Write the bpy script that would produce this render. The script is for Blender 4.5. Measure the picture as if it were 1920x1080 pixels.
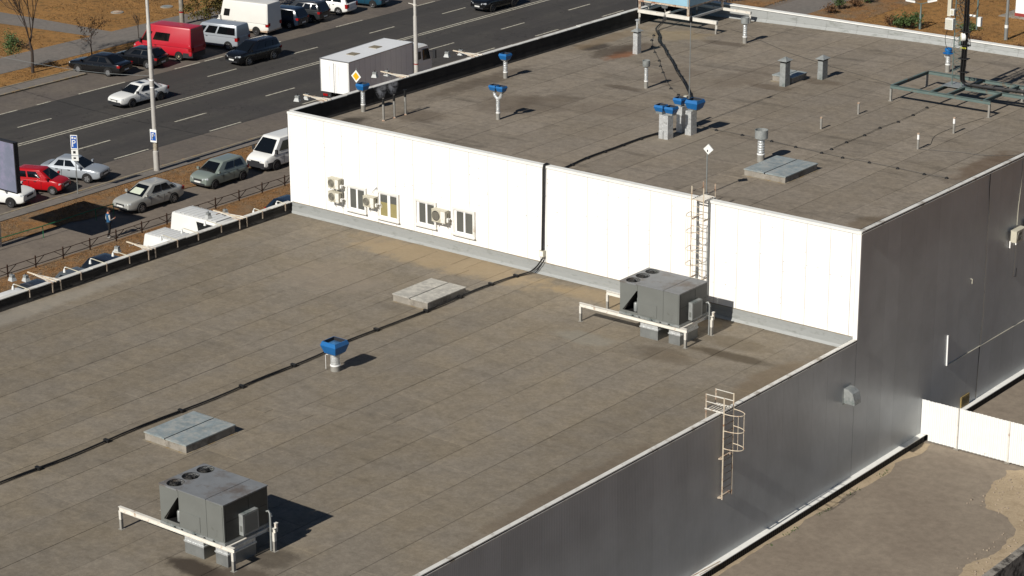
import bpy, bmesh, math, random
from mathutils import Vector, Matrix, noise
random.seed(11)
R = math.radians
D = bpy.data
for o in list(D.objects): D.objects.remove(o)
S = bpy.context.scene
COL = S.collection

# ------------------------------------------------------------------ camera
cam_d = D.cameras.new("camera"); cam = D.objects.new("camera", cam_d); COL.objects.link(cam)
def cam_matrix(pitch, yaw, roll):
    th, ya, r = R(pitch), R(yaw), R(roll)
    F = Vector((-math.sin(ya)*math.cos(th), math.cos(ya)*math.cos(th), -math.sin(th)))
    rt = Vector((math.cos(ya), math.sin(ya), 0)); d = F.cross(rt)
    x = math.cos(r)*rt + math.sin(r)*d; y = -math.sin(r)*rt + math.cos(r)*d
    return Matrix((x, -y, -F)).transposed().to_4x4()
cam.matrix_world = Matrix.Translation((0, 0, 41)) @ cam_matrix(19.043, 38.559, 0.417)
cam_d.sensor_width = 36; cam_d.lens = 36*4353/1920
cam_d.clip_start = 1; cam_d.clip_end = 3000
S.camera = cam

# ------------------------------------------------------------------ daylight
SUN_EL, SUN_AZ = 35.8, -0.8           # shadows run along +Y (a hair towards +X)
world = D.worlds.new("World"); S.world = world; world.use_nodes = True
wn = world.node_tree.nodes; wn.clear()
sky = wn.new("ShaderNodeTexSky"); sky.sky_type = 'NISHITA'; sky.sun_disc = False
sky.sun_elevation = R(SUN_EL); sky.sun_rotation = R(180 + SUN_AZ); sky.air_density = 0.6; sky.dust_density = 0.1
bg = wn.new("ShaderNodeBackground"); bg.inputs[1].default_value = 0.05
wo = wn.new("ShaderNodeOutputWorld")
world.node_tree.links.new(sky.outputs[0], bg.inputs[0]); world.node_tree.links.new(bg.outputs[0], wo.inputs[0])
sun_d = D.lights.new("sun", 'SUN'); sun = D.objects.new("sun", sun_d); COL.objects.link(sun)
sun_d.energy = 5.0; sun_d.angle = R(0.53); sun_d.color = (1.0, 0.955, 0.88)
sv = Vector((math.sin(R(SUN_AZ))*math.cos(R(SUN_EL)), math.cos(R(SUN_AZ))*math.cos(R(SUN_EL)), -math.sin(R(SUN_EL))))
sun.rotation_euler = sv.to_track_quat('-Z', 'Y').to_euler(); sun.location = (-60, 0, 90)
S.view_settings.view_transform = 'Standard'; S.view_settings.look = 'None'
S.view_settings.exposure = 0.08; S.view_settings.gamma = 1; S.view_settings.use_curve_mapping = False
S.cycles.max_bounces = 8; S.cycles.volume_step_rate = 2.0

# ------------------------------------------------------------------ materials
def lin(h):
    if isinstance(h, tuple): return h if len(h) == 4 else (*h, 1)
    v = [int(h[i:i+2], 16)/255 for i in (0, 2, 4)]
    return tuple(c/12.92 if c <= .04045 else ((c+.055)/1.055)**2.4 for c in v) + (1,)
MATS = {}
def mat(name, base, rough=.6, metal=0., var=.12, scale=2., dirt=None, damt=.4, dscale=1.5, bump=0., bscale=30., rnd=0., spec=.5, coat=0., world_co=False, stretch=None):
    if name in MATS: return MATS[name]
    m = D.materials.new(name); m.use_nodes = True; nt = m.node_tree; N = nt.nodes; K = nt.links
    b = N['Principled BSDF']; base = lin(base)
    b.inputs['Roughness'].default_value = rough; b.inputs['Metallic'].default_value = metal
    b.inputs['Specular IOR Level'].default_value = spec
    if coat: b.inputs['Coat Weight'].default_value = coat; b.inputs['Coat Roughness'].default_value = .06
    if world_co: co = N.new('ShaderNodeNewGeometry').outputs['Position']
    else: co = N.new('ShaderNodeTexCoord').outputs['Object']
    if stretch:
        mp = N.new('ShaderNodeMapping'); mp.inputs['Scale'].default_value = stretch; K.new(co, mp.inputs[0]); co = mp.outputs[0]
    def nz(sc, det=5, ro=.6):
        n = N.new('ShaderNodeTexNoise'); n.inputs['Scale'].default_value = sc; n.inputs['Detail'].default_value = det; n.inputs['Roughness'].default_value = ro
        K.new(co, n.inputs['Vector']); return n.outputs[0]
    def mapr(v, a, bb, c, d):
        n = N.new('ShaderNodeMapRange'); K.new(v, n.inputs[0])
        for i, q in enumerate((a, bb, c, d)): n.inputs[i+1].default_value = q
        return n.outputs[0]
    def mixc(f, a, bb, mode='MIX'):
        n = N.new('ShaderNodeMix'); n.data_type = 'RGBA'; n.blend_type = mode
        for i, q in ((0, f), (6, a), (7, bb)):
            if hasattr(q, 'node'): K.new(q, n.inputs[i])
            else: n.inputs[i].default_value = q
        return n.outputs[2]
    c = base
    if var:
        f = mapr(nz(scale), .3, .7, 1-var, 1+var)
        cc = N.new('ShaderNodeCombineColor'); [K.new(f, cc.inputs[i]) for i in range(3)]
        c = mixc(1., base, cc.outputs[0], 'MULTIPLY')
    if rnd:
        oi = N.new('ShaderNodeObjectInfo'); f = mapr(oi.outputs['Random'], 0, 1, 1-rnd, 1+rnd)
        cc = N.new('ShaderNodeCombineColor'); [K.new(f, cc.inputs[i]) for i in range(3)]
        c = mixc(1., c, cc.outputs[0], 'MULTIPLY')
    if dirt:
        f = mapr(nz(dscale, 8, .7), .62-.35*damt, .72-.2*damt, 0, 1)
        c = mixc(f, c, lin(dirt))
    if hasattr(c, 'node'): K.new(c, b.inputs['Base Color'])
    else: b.inputs['Base Color'].default_value = c
    if bump:
        bp = N.new('ShaderNodeBump'); bp.inputs['Strength'].default_value = min(1, bump); bp.inputs['Distance'].default_value = .02*max(1, bump)
        K.new(nz(bscale, 6), bp.inputs['Height']); K.new(bp.outputs[0], b.inputs['Normal'])
    MATS[name] = m; m['h'] = 1
    m.use_nodes = True
    return m

class NT:                                              # tiny helper for the bespoke surface materials
    def __init__(s, name, rough=.9, spec=.3):
        s.m = D.materials.new(name); s.m.use_nodes = True; s.N = s.m.node_tree.nodes; s.K = s.m.node_tree.links
        s.b = s.N['Principled BSDF']; s.b.inputs['Roughness'].default_value = rough; s.b.inputs['Specular IOR Level'].default_value = spec
        s.pos = s.N.new('ShaderNodeNewGeometry').outputs['Position']; MATS[name] = s.m
    def link(s, q, i):
        if hasattr(q, 'node'): s.K.new(q, i)
        else: i.default_value = q
    def noise(s, sc, det=5, ro=.6, st=None, off=(0, 0, 0)):
        mp = s.N.new('ShaderNodeMapping'); mp.inputs['Scale'].default_value = st or (1, 1, 1); mp.inputs['Location'].default_value = off
        s.K.new(s.pos, mp.inputs[0])
        n = s.N.new('ShaderNodeTexNoise'); n.inputs['Scale'].default_value = sc; n.inputs['Detail'].default_value = det; n.inputs['Roughness'].default_value = ro
        s.K.new(mp.outputs[0], n.inputs['Vector']); return n.outputs[0]
    def mapr(s, v, a, b, c, d):
        n = s.N.new('ShaderNodeMapRange'); s.K.new(v, n.inputs[0]); n.interpolation_type = 'SMOOTHSTEP'
        for i, q in enumerate((a, b, c, d)): n.inputs[i+1].default_value = q
        return n.outputs[0]
    def math(s, op, a, b=0.):
        n = s.N.new('ShaderNodeMath'); n.operation = op; s.link(a, n.inputs[0]); s.link(b, n.inputs[1]); return n.outputs[0]
    def mix(s, f, a, b, mode='MIX'):
        n = s.N.new('ShaderNodeMix'); n.data_type = 'RGBA'; n.blend_type = mode
        s.link(f, n.inputs[0]); s.link(a, n.inputs[6]); s.link(b, n.inputs[7]); return n.outputs[2]
    def mul(s, c, f):
        cc = s.N.new('ShaderNodeCombineColor'); [s.K.new(f, cc.inputs[i]) for i in range(3)]
        return s.mix(1., c, cc.outputs[0], 'MULTIPLY')
    def blob(s, x, y, r, ns, edge=.5, ry=None):        # irregular stain round a point of the place
        mp = s.N.new('ShaderNodeMapping'); mp.inputs['Location'].default_value = (-x/r, -y/(ry or r), 0); mp.inputs['Scale'].default_value = (1/r, 1/(ry or r), 0)
        s.K.new(s.pos, mp.inputs[0])
        l = s.N.new('ShaderNodeVectorMath'); l.operation = 'LENGTH'; s.K.new(mp.outputs[0], l.inputs[0])
        d = s.math('ADD', l.outputs['Value'], s.math('MULTIPLY', s.math('SUBTRACT', ns, .48), 1.5))
        return s.mapr(d, 1+edge*.3, 1-edge*.7, 0, 1)
    def bump(s, h, st, dist):
        bp = s.N.new('ShaderNodeBump'); bp.inputs['Strength'].default_value = st; bp.inputs['Distance'].default_value = dist
        s.K.new(h, bp.inputs['Height']); s.K.new(bp.outputs[0], s.b.inputs['Normal'])
    def out(s, c): s.K.new(c, s.b.inputs['Base Color']); return s.m

def felt(name, col, warm, blobs, streak):
    t = NT(name, .88, .25)
    oi = t.N.new('ShaderNodeObjectInfo').outputs['Random']
    n1 = t.noise(.35, 6, .65); n2 = t.noise(2.2, 7, .7); n3 = t.noise(18, 3, .6); nb = t.noise(.9, 6, .65, off=(7, 3, 0))
    c = t.mix(t.mapr(n1, .35, .68, 0, 1), lin(col), lin(warm)); n6 = t.noise(5.5, 6, .75, off=(1, 4, 0)); c = t.mul(c, t.mapr(n6, .3, .7, .88, 1.12))
    c = t.mul(c, t.mapr(oi, 0, 1, .93, 1.06))
    c = t.mul(c, t.mapr(n2, .25, .75, .84, 1.14)); c = t.mul(c, t.mapr(n3, .2, .8, .92, 1.08))
    s1 = t.noise(.8, 6, .7, st=(.28, 1.5, 1), off=(2, 9, 0))       # dull streaks where water dries
    c = t.mul(c, t.mapr(s1, .5, .68, 1, 1-streak))
    for (x, y, r, ry, hexc, a) in blobs:
        c = t.mix(t.math('MULTIPLY', t.blob(x, y, r, nb, .6, ry), a), c, lin(hexc))
    sp = t.noise(38, 1, .5)                                          # pale grit
    c = t.mix(t.mapr(sp, .79, .83, 0, .8), c, lin('c8c2b4'))
    t.bump(t.noise(60, 3, .6), .5, .006)
    return t.out(c)
STAINS_UP = [(-77.6, 84.2, .8, 1.2, '2c261f', .75), (-75.3, 86.9, 1.7, 1.3, '4d4237', .5), (-71.5, 92.3, 1.9, 2.6, '54493d', .45), (-73.3, 91.8, 1.6, 2.2, '51463a', .45), (-77.4, 94.5, .9, 5, '4a4036', .55), (-74.9, 104.0, .75, 1.5, '774a2c', .8), (-75.9, 104.6, 1.0, 2.2, '3f342a', .7), (-75.2, 105.9, .9, 1.6, '493c30', .6), (-77.3, 105.0, .8, 1.3, '2e2620', .75), (-78.0, 107.5, .7, 4.5, '7a6850', .5),
    (-70.1, 97.6, 1.3, .45, '4a3f34', .6), (-71.7, 109.6, 1.5, .5, '4e443a', .6), (-69.5, 101.5, 1.2, 2.4, '564b40', .4), (-66, 103, 1.4, 3, '594e42', .35), (-67.8, 93.2, 2.2, 1.6, '5d5246', .35), (-47.4, 95, 1.0, 3.5, '54402e', .6), (-47.3, 84, .8, 1.6, '5a4b38', .5), (-63.6, 101.9, 1.5, .6, '564a3d', .6), (-62.2, 104.4, 1.4, .7, '564a3d', .55), (-60, 90, 4, 2, '7e7668', .35), (-75.2, 110.0, 2.2, 1.6, '8a7a5e', .55)]
M_FELT_LOW = felt('felt_low', '7a7266', '7c7262', [(-68, 80.2, 7, 1.6, 'a08c6c', .55), (-57, 80.4, 5, 1.2, '94805f', .5), (-53.3, 49.35, 1.6, .6, '352d26', .9), (-51.4, 49.6, 1.2, 1.3, '4a4138', .7), (-51.6, 51.6, .8, .8, '3f3830', .6), (-52.3, 75.9, 1.7, .9, '5a4f41', .55), (-50.0, 77.6, 2.2, .5, '463c2e', .75), (-50.8, 79.0, 1.8, .8, '5c513f', .5), (-56.3, 75.6, 1.6, .8, '8d8c83', .35),
                                                   (-78.3, 63.5, .8, 7, '99948a', .4), (-47.2, 62, .6, 6, '5f5243', .5), (-47.3, 76, .8, 4, '6a5a45', .5), (-70.5, 75, 3, 2, '8c8173', .4)], .12)
M_FELT_UP = felt('felt_up', '80776b', '7f7567', STAINS_UP, .30)

def ground_mat(name, a, b, dark, sc=.25, green=None, k=1.):
    t = NT(name, .95, .1)
    n1 = t.noise(sc, 7, .68); n2 = t.noise(1.6, 8, .72, off=(3, 1, 0)); n3 = t.noise(9, 6, .75); n4 = t.noise(.6, 6, .7, off=(11, 5, 0))
    c = t.mix(t.mapr(n1, .36, .66, 0, 1), lin(a), lin(b))
    c = t.mix(t.mapr(n2, .47, .66, 0, .8), c, lin(dark))
    if green: c = t.mix(t.mapr(n4, .56, .72, 0, .7), c, lin(green))
    n5 = t.noise(22, 5, .8)
    c = t.mul(c, t.mapr(n3, .25, .75, 1-.38*k, 1+.34*k)); c = t.mul(c, t.mapr(n5, .25, .75, 1-.28*k, 1+.28*k))
    t.bump(n3, .9*k, .07*k)
    return t.out(c)
M_GRASS = ground_mat('dry_grass', '9a7345', '8a6840', '5c4a32', .22, '615b36')
M_DIRT = ground_mat('dirt_verge', '8a6540', '7d6a54', '62513e', .5, None)

def asphalt(name, col, col2, crack=.0, wear=None):
    t = NT(name, .85, .3)
    n1 = t.noise(.3, 6, .65); n2 = t.noise(2.5, 7, .7); n3 = t.noise(45, 3, .6)
    c = t.mix(t.mapr(n1, .35, .65, 0, 1), lin(col), lin(col2)); c = t.mul(c, t.mapr(n2, .25, .75, .85, 1.15)); c = t.mul(c, t.mapr(n3, .2, .8, .88, 1.12))
    if wear:                                           # tyre-polished lanes along the road
        w = t.noise(.55, 3, .5, st=(1, .02, 1)); c = t.mix(t.mapr(w, .42, .62, 0, .7), c, lin(wear))
    if crack:
        v = t.N.new('ShaderNodeTexVoronoi'); v.feature = 'DISTANCE_TO_EDGE'; v.inputs['Scale'].default_value = .12
        mp = t.N.new('ShaderNodeMix'); mp.data_type = 'VECTOR'
        nn = t.N.new('ShaderNodeTexNoise'); nn.inputs['Scale'].default_value = .7; nn.inputs['Detail'].default_value = 5; t.K.new(t.pos, nn.inputs['Vector'])
        va = t.N.new('ShaderNodeVectorMath'); va.operation = 'MULTIPLY_ADD'; va.inputs[1].default_value = (4, 4, 4); t.K.new(nn.outputs['Color'], va.inputs[0]); t.K.new(t.pos, va.inputs[2])
        t.K.new(va.outputs[0], v.inputs['Vector'])
        c = t.mix(t.mapr(v.outputs['Distance'], .002, .006, crack, 0), c, lin('201e1c'))
    t.bump(n3, .4, .01)
    return t.out(c)
M_ROAD = asphalt('road_asphalt', '403d3b', '46433f', .6, '3a3836')
M_BAY = asphalt('bay_asphalt', '5d5650', '675f56', .3)
M_SERVICE = asphalt('service_asphalt', '746a5f', '6b6259', .25)
M_YARD = asphalt('yard_asphalt', '84796b', '7b7063', 0)
M_PATH = asphalt('path_asphalt', '6d6862', '746d66', .15)
M_SAND = ground_mat('sand', 'a8977f', 'a09078', '93836c', .5, None, .35)

def corrugated():
    t = NT('grey_cladding', .38, .5); t.b.inputs['Metallic'].default_value = .12
    w = t.N.new('ShaderNodeTexWave'); w.wave_type = 'BANDS'; w.bands_direction = 'Y'; w.inputs['Scale'].default_value = 3.2; w.inputs['Distortion'].default_value = 0
    t.K.new(t.pos, w.inputs['Vector'])
    n1 = t.noise(.5, 5, .6); n2 = t.noise(3, 6, .7, st=(1, 1, .08))
    oi = t.N.new('ShaderNodeObjectInfo').outputs['Random']
    c = t.mul(lin('afb2b2'), t.mapr(n1, .3, .7, .92, 1.07)); c = t.mul(c, t.mapr(oi, 0, 1, .96, 1.04))
    c = t.mix(t.mapr(n2, .66, .78, 0, .35), c, lin('a7a598'))
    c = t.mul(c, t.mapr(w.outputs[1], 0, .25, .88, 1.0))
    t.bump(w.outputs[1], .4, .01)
    return t.out(c)
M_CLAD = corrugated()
def white_panel():
    t = NT('white_panel', .5, .4)
    n2 = t.noise(4, 6, .7, st=(1, 1, .06)); n1 = t.noise(.6, 5, .6); oi = t.N.new('ShaderNodeObjectInfo').outputs['Random']
    c = t.mul(lin('eceae5'), t.mapr(oi, 0, 1, .97, 1.0)); c = t.mix(t.mapr(n2, .61, .78, 0, .45), c, lin('bdb6a6'))
    return t.out(c)
M_WHITEP = white_panel()
def bitumen():
    t = NT('black_bitumen', .8, .25)
    n = t.noise(2.5, 6, .7, st=(1, 1, .15)); n1 = t.noise(1.2, 5, .6)
    c = t.mul(lin('2b2927'), t.mapr(n1, .3, .7, .8, 1.25)); c = t.mix(t.mapr(n, .66, .8, 0, .5), c, lin('5a5955'))
    t.bump(n1, .4, .02); return t.out(c)
M_BIT = bitumen()

G = lambda n, *a, **k: mat(n, *a, **k)
M_WHITE = G('white_metal', 'e3e2dc', .5, var=.06, dirt='c0b9aa', damt=.0)
M_TRIM = G('pale_trim', 'cfcdc6', .5, var=.1, scale=1.2, dirt='8d8477', damt=.25, world_co=True)
M_FLASH = G('grey_flashing', '959795', .5, .05, var=.08, scale=1.5, dirt='7f817d', damt=.3, world_co=True, stretch=(1, 1, 3))
M_GALV = G('galvanised', '959896', .45, .25, var=.18, scale=5, dirt='66706e', damt=.3)
M_FOIL = G('foil_wrap', 'd3d5d4', .33, .5, var=.2, scale=9, bump=1., bscale=14, dirt='8d8c88', damt=.15, dscale=4)
M_CEM = G('cement_pipe', '8a8780', .9, var=.15, scale=6)
M_BLUE = G('blue_cowl', '155f9b', .42, var=.1, scale=3, dirt='2a5577', damt=.2)
M_BLUEIN = G('blue_louvre', '3c6b98', .5, var=.15)
M_UNIT = G('unit_sheet', '6d6f6b', .45, .05, var=.06, scale=1.2, dirt='55564f', damt=.05)
M_UNITTOP = G('unit_top', '7b7d7e', .5, .1, var=.12, scale=1.6, dirt='655d56', damt=.4, dscale=1.1)
M_SEAM = G('seam_tar', '3a332b', .9, var=.1)
M_BLACK = G('black_part', '141414', .6, var=.1)
M_DARKCOIL = G('coil_fins', '3c3a37', .6, .2, var=.3, scale=20)
M_RUSTL = G('rusty_cream', 'cfc2ac', .7, var=.12, dirt='9a6a42', damt=.3, dscale=4)
M_RUSTW = G('rusty_white', 'd0ccc2', .65, var=.1, dirt='8f6a48', damt=.10, dscale=2.6)
M_RUST = G('rusty_steel', 'b9ab98', .75, var=.2, scale=5, dirt='85573a', damt=.42, dscale=4)
M_STEELG = G('green_grey_steel', '5f6f6b', .55, .1, var=.12, dirt='6d5039', damt=.2, dscale=2)
M_CABLE = G('black_rubber', '161515', .55, var=.15)
M_WIRE = G('wire', '54504a', .6, var=0)
M_BEIGE = G('beige_plastic', 'bdb8a6', .5, var=.06, dirt='9a947f', damt=.2)
M_FRAME = G('window_frame', 'dedbd4', .5, var=.06, dirt='bcb09f', damt=.15)
M_SASH = G('white_sash', 'ecebe8', .4, var=.02)
M_GLASS = G('window_glass', '5a5b57', .15, var=.15, scale=.8, spec=.6)
M_BLIND = G('yellow_blind', '8f855a', .6, var=.1)
M_CONC = G('concrete', '8b857b', .9, var=.18, scale=2.5, dirt='6a645a', damt=.35, bump=.5, bscale=20)
M_CURB = G('kerb_stone', '817868', .9, var=.2, scale=2, dirt='8c7346', damt=.35)
M_POLE = G('pole_paint', 'b3b0aa', .6, .1, var=.08, scale=3, dirt='8b8276', damt=.25)
M_ZINC = G('sign_pole', '8d9190', .5, .4, var=.1)
M_PAINT = G('road_paint', 'b3ae9e', .8, var=.2, scale=3, dirt='6b665d', damt=.35, dscale=5)
M_BROWNF = G('brown_fence', '3f2a1f', .7, var=.2, scale=6)
M_GREENF = G('green_rail', '1f6a45', .6, var=.15, scale=5)
M_SIGNB = G('sign_blue', '174fa0', .5, var=.04)
M_SIGNW = G('sign_white', 'dfe0dc', .5, var=.04)
M_YEL = G('sign_yellow', 'e3a810', .5, var=.04)
M_BILL = G('billboard_print', '6d7283', .5, var=.1, scale=.7, dirt='837f96', damt=.4, dscale=.8)
M_LTBLUE = G('pale_blue_sheet', '8fb6c8', .5, .05, var=.08, scale=1.5)
M_BARK = G('bark', '3a3029', .9, var=.25, scale=8)
M_LEAFO = G('autumn_leaf', '6f5420', .7, var=.4, scale=2.5, dirt='42501f', damt=.6, dscale=2)
M_LEAFG = G('green_leaf', '3e5226', .7, var=.35, scale=2.5)
M_LEAFB = G('brown_leaf', '5f4327', .8, var=.3, scale=3)
M_TYRE = G('tyre_rubber', '1b1a19', .85, var=.15)
M_RIM = G('alloy_rim', 'a6a7a8', .35, .6, var=.05)
M_RIMD = G('steel_rim', '57575a', .5, .4, var=.1)
M_RIMC = G('cream_rim', '9c9276', .6, var=.1)
M_AUTOG = G('car_glass', '0d1012', .06, var=0, spec=.7)
M_PLAST = G('dark_plastic', '26272a', .6, var=.05)
M_HEAD = G('headlamp_glass', 'c9ced1', .15, .2, var=.05)
M_TAIL = G('tail_lamp', '8e0d10', .25, var=.05)
M_PLATE = G('number_plate', 'd5d5d0', .5, var=.03)
M_SMOKE = None
def paint(name, c, metal=.0, rough=.32): return mat(name, c, rough, metal, var=.03, scale=1.5, coat=.4)

# ------------------------------------------------------------------ mesh helper
class MB:
    def __init__(s): s.v = []; s.f = []; s.sm = []
    def add(s, vs, fs, smooth=False):
        o = len(s.v); s.v += [tuple(p) for p in vs]; s.f += [tuple(i+o for i in f) for f in fs]; s.sm += [smooth]*len(fs); return s
    def box(s, x0, x1, y0, y1, z0, z1):
        return s.add([(x0, y0, z0), (x1, y0, z0), (x1, y1, z0), (x0, y1, z0), (x0, y0, z1), (x1, y0, z1), (x1, y1, z1), (x0, y1, z1)],
                     [(3, 2, 1, 0), (4, 5, 6, 7), (0, 1, 5, 4), (1, 2, 6, 5), (2, 3, 7, 6), (3, 0, 4, 7)])
    def cbox(s, c, sx, sy, sz): return s.box(c[0]-sx/2, c[0]+sx/2, c[1]-sy/2, c[1]+sy/2, c[2]-sz/2, c[2]+sz/2)
    def quad(s, a, b, c, d): return s.add([a, b, c, d], [(0, 1, 2, 3)])
    def ring(s, rings, cap0=True, cap1=True, smooth=False, closed=True):
        n = len(rings[0]); vs = [p for r in rings for p in r]; fs = []
        for i in range(len(rings)-1):
            for k in range(n if closed else n-1):
                a, b = i*n+k, i*n+(k+1) % n; fs.append((a, b, b+n, a+n))
        s.add(vs, fs, smooth); o = len(s.v)-len(vs)
        if cap0: s.f.append(tuple(o+i for i in reversed(range(n)))); s.sm.append(False)
        if cap1: s.f.append(tuple(o+(len(rings)-1)*n+i for i in range(n))); s.sm.append(False)
        return s
    def tube(s, pts, r, n=8, rs=None, caps=True):
        pts = [Vector(p) for p in pts]; rings = []; up = None
        for i, p in enumerate(pts):
            t = (pts[min(i+1, len(pts)-1)]-pts[max(i-1, 0)]).normalized()
            if up is None: up = t.orthogonal().normalized()
            up = (up-t*up.dot(t)); up = up.normalized() if up.length > 1e-6 else t.orthogonal().normalized()
            q = t.cross(up); rr = rs[i] if rs else r
            rings.append([p+(up*math.cos(2*math.pi*k/n)+q*math.sin(2*math.pi*k/n))*rr for k in range(n)])
        return s.ring(rings, caps, caps, n > 4)
    def bar(s, a, b, w, h=None, up=(0, 0, 1)):                 # square bar from a to b
        a, b = Vector(a), Vector(b); t = (b-a).normalized(); u = Vector(up); u = u-t*u.dot(t)
        u = t.orthogonal().normalized() if u.length < 1e-4 else u.normalized(); q = t.cross(u); h = h or w
        rings = [[p+q*(x*w/2)+u*(y*h/2) for x, y in ((-1, -1), (1, -1), (1, 1), (-1, 1))] for p in (a, b)]
        return s.ring(rings)
    def lathe(s, prof, c=(0, 0, 0), n=16, smooth=True):        # prof: (r, z)
        rings = [[(c[0]+r*math.cos(2*math.pi*k/n), c[1]+r*math.sin(2*math.pi*k/n), c[2]+z) for k in range(n)] for r, z in prof]
        return s.ring(rings, prof[0][0] > 1e-4, prof[-1][0] > 1e-4, smooth)
    def sq(s, prof, c=(0, 0, 0), ay=1., cap0=True, cap1=True):               # square lathe: (half side, z)
        rings = [[(c[0]+x*r, c[1]+y*r*ay, c[2]+z) for x, y in ((-1, -1), (1, -1), (1, 1), (-1, 1))] for r, z in prof]
        return s.ring(rings, cap0, cap1)
    def ibeam(s, a, b, w, h, t=.012):
        a, b = Vector(a), Vector(b); z = Vector((0, 0, 1))
        s.bar(a+z*(h/2-t/2), b+z*(h/2-t/2), w, t); s.bar(a-z*(h/2-t/2), b-z*(h/2-t/2), w, t); s.bar(a, b, t*1.2, h-2*t)
        return s
    def extr(s, poly, y0, y1):                                  # polygon in x,z extruded along y
        n = len(poly); vs = [(x, y0, z) for x, z in poly]+[(x, y1, z) for x, z in poly]
        return s.add(vs, [tuple(range(n)), tuple(reversed(range(n, 2*n)))]+[(i, i+n, (i+1) % n+n, (i+1) % n) for i in range(n)])
    def build(s, name, m, parent=None, world=False, sharp=40):
        me = D.meshes.new(name)
        off = Vector((0, 0, 0))
        if world and parent is not None:
            q = parent
            while q is not None: off += Vector(q.location); q = q.parent
        me.from_pydata([tuple(Vector(p)-off) for p in s.v] if off.length else s.v, [], s.f)
        for mm in (m if isinstance(m, (list, tuple)) else [m]): me.materials.append(mm)
        me.polygons.foreach_set('use_smooth', s.sm)
        if any(s.sm): me.set_sharp_from_angle(angle=R(sharp))
        bm = bmesh.new(); bm.from_mesh(me); bmesh.ops.recalc_face_normals(bm, faces=bm.faces); bm.to_mesh(me); bm.free()
        o = D.objects.new(name, me); COL.objects.link(o)
        if parent is not None: o.parent = parent
        return o
def tag(o, label=None, cat=None, group=None, kind=None):
    if label: o['label'] = label
    if cat: o['category'] = cat
    if group: o['group'] = group
    if kind: o['kind'] = kind
    return o
def thing(name, label, cat, loc=(0, 0, 0), rz=0, group=None):
    o = D.objects.new(name, None); COL.objects.link(o); o.location = loc; o.rotation_euler = (0, 0, rz); o.empty_display_size = .2
    return tag(o, label, cat, group)
def kids(o): return [c for c in D.objects if c.parent == o]
def dup(root, loc, label, rz=None, sc=None):
    r = root.copy(); COL.objects.link(r); r.location = loc; r['label'] = label
    if rz is not None: r.rotation_euler = (0, 0, rz)
    for ch in kids(root):
        c = ch.copy(); COL.objects.link(c); c.parent = r
        for g in kids(ch):
            d = g.copy(); COL.objects.link(d); d.parent = c
    return r
def struct(o, label=None): o['kind'] = 'structure'; (label and o.__setitem__('label', label)); return o
def sheet(name, poly, z, m):
    b = MB(); b.add([(x, y, z) for x, y in poly], [tuple(range(len(poly)))]); return struct(b.build(name, m))
def slab(name, x0, x1, y0, y1, z, m): b = MB(); b.box(x0, x1, y0, y1, -.05, z); return struct(b.build(name, m))
def jag(pts, amp, step, seed):                                   # ragged polyline
    out = []; rr = random.Random(seed)
    for (a, b) in zip(pts, pts[1:]):
        a, b = Vector(a), Vector(b); n = max(1, int((b-a).length/step))
        for i in range(n):
            p = a.lerp(b, i/n); q = amp*(noise.noise((p.x*.7+seed, p.y*.7, seed))*1.4+noise.noise((p.x*3, p.y*3, seed))*.7)
            t = (b-a).normalized(); out.append((p.x-t.y*q, p.y+t.x*q))
    out.append(tuple(pts[-1])); return out

# ------------------------------------------------------------------ setting
gb = MB(); N_ = 1500
gb.quad((-N_, -N_, 0), (N_, -N_, 0), (N_, N_, 0), (-N_, N_, 0)); struct(gb.build('ground', M_GRASS))
road = sheet('road', [(-129.25, -150), (-106.5, -150), (-106.5, 600), (-129.25, 600)], .006, M_ROAD)
sheet('parking_bay', jag([(-129.25, 600), (-125.15, 600)], .0, 999, 1)+jag([(-125.15, 600), (-125.15, 112)], 0, 999, 1)+jag([(-125.15, 112), (-125.4, 60), (-129.25, 60), (-129.25, 111.8), (-132.4, 112.4), (-132.5, 600)], 0, 999, 1), .010, M_BAY)
sheet('parking_lane', [(-110.2, -150), (-106.5, -150), (-106.5, 600), (-110.2, 600)], .009, M_BAY)
slab('near_kerb', -106.62, -106.42, -150, 600, .12, M_CURB)
slab('near_pavement', -106.42, -105.5, -150, 600, .10, M_PATH)
slab('far_kerb', -129.42, -129.2, -150, 111.7, .12, M_CURB)
slab('far_pavement_strip', -130.8, -129.42, -150, 111.9, .10, M_PATH)
slab('far_inner_kerb', -130.95, -130.8, -150, 112.2, .13, M_CURB)
vp = jag([(-105.5, -150), (-105.5, 600)], 0, 999, 1)+jag([(-101.9, 600), (-101.9, 120), (-101.7, 98), (-101.75, 90), (-102.4, 80), (-102.4, -150)], .22, .6, 4)
vb = MB(); vb.add([(x, y, .05) for x, y in vp], [tuple(range(len(vp)))]); struct(vb.build('verge_ground', M_DIRT))
sheet('service_road', [(-103, -150), (-97.4, -150), (-97.4, 600), (-103, 600)], .008, M_SERVICE)
dp = jag([(-97.5, -150), (-97.5, 600)], 0, 999, 1)+jag([(-92.7, 600), (-92.7, -150)], .15, .8, 6)
sheet('dirt_strip', dp, .014, M_DIRT)
sheet('front_parking', [(-92.9, -150), (-79.2, -150), (-79.2, 116), (-92.9, 116)], .008, M_SERVICE)
slab('far_pavement', -138.6, -134.5, -150, 600, .02, M_PATH)
sheet('side_path', [(-138.5, 120.6), (-138.5, 122.7), (-151, 122.2), (-260, 116), (-260, 113), (-148.2, 119.3)], .012, M_PATH)
sheet('rear_path', [(-101.2, 117), (-97.1, 117), (-97.0, 168), (-97.0, 400), (-101.0, 400), (-101.1, 165)], .012, M_PATH)
sheet('cross_path', [(-101.2, 166), (-120, 166.5), (-120, 171), (-101.2, 170)], .010, M_PATH)
sheet('yard', [(-46.1, -150), (-30, -150), (-30, 125), (-46.1, 125)], .008, M_YARD)
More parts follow.
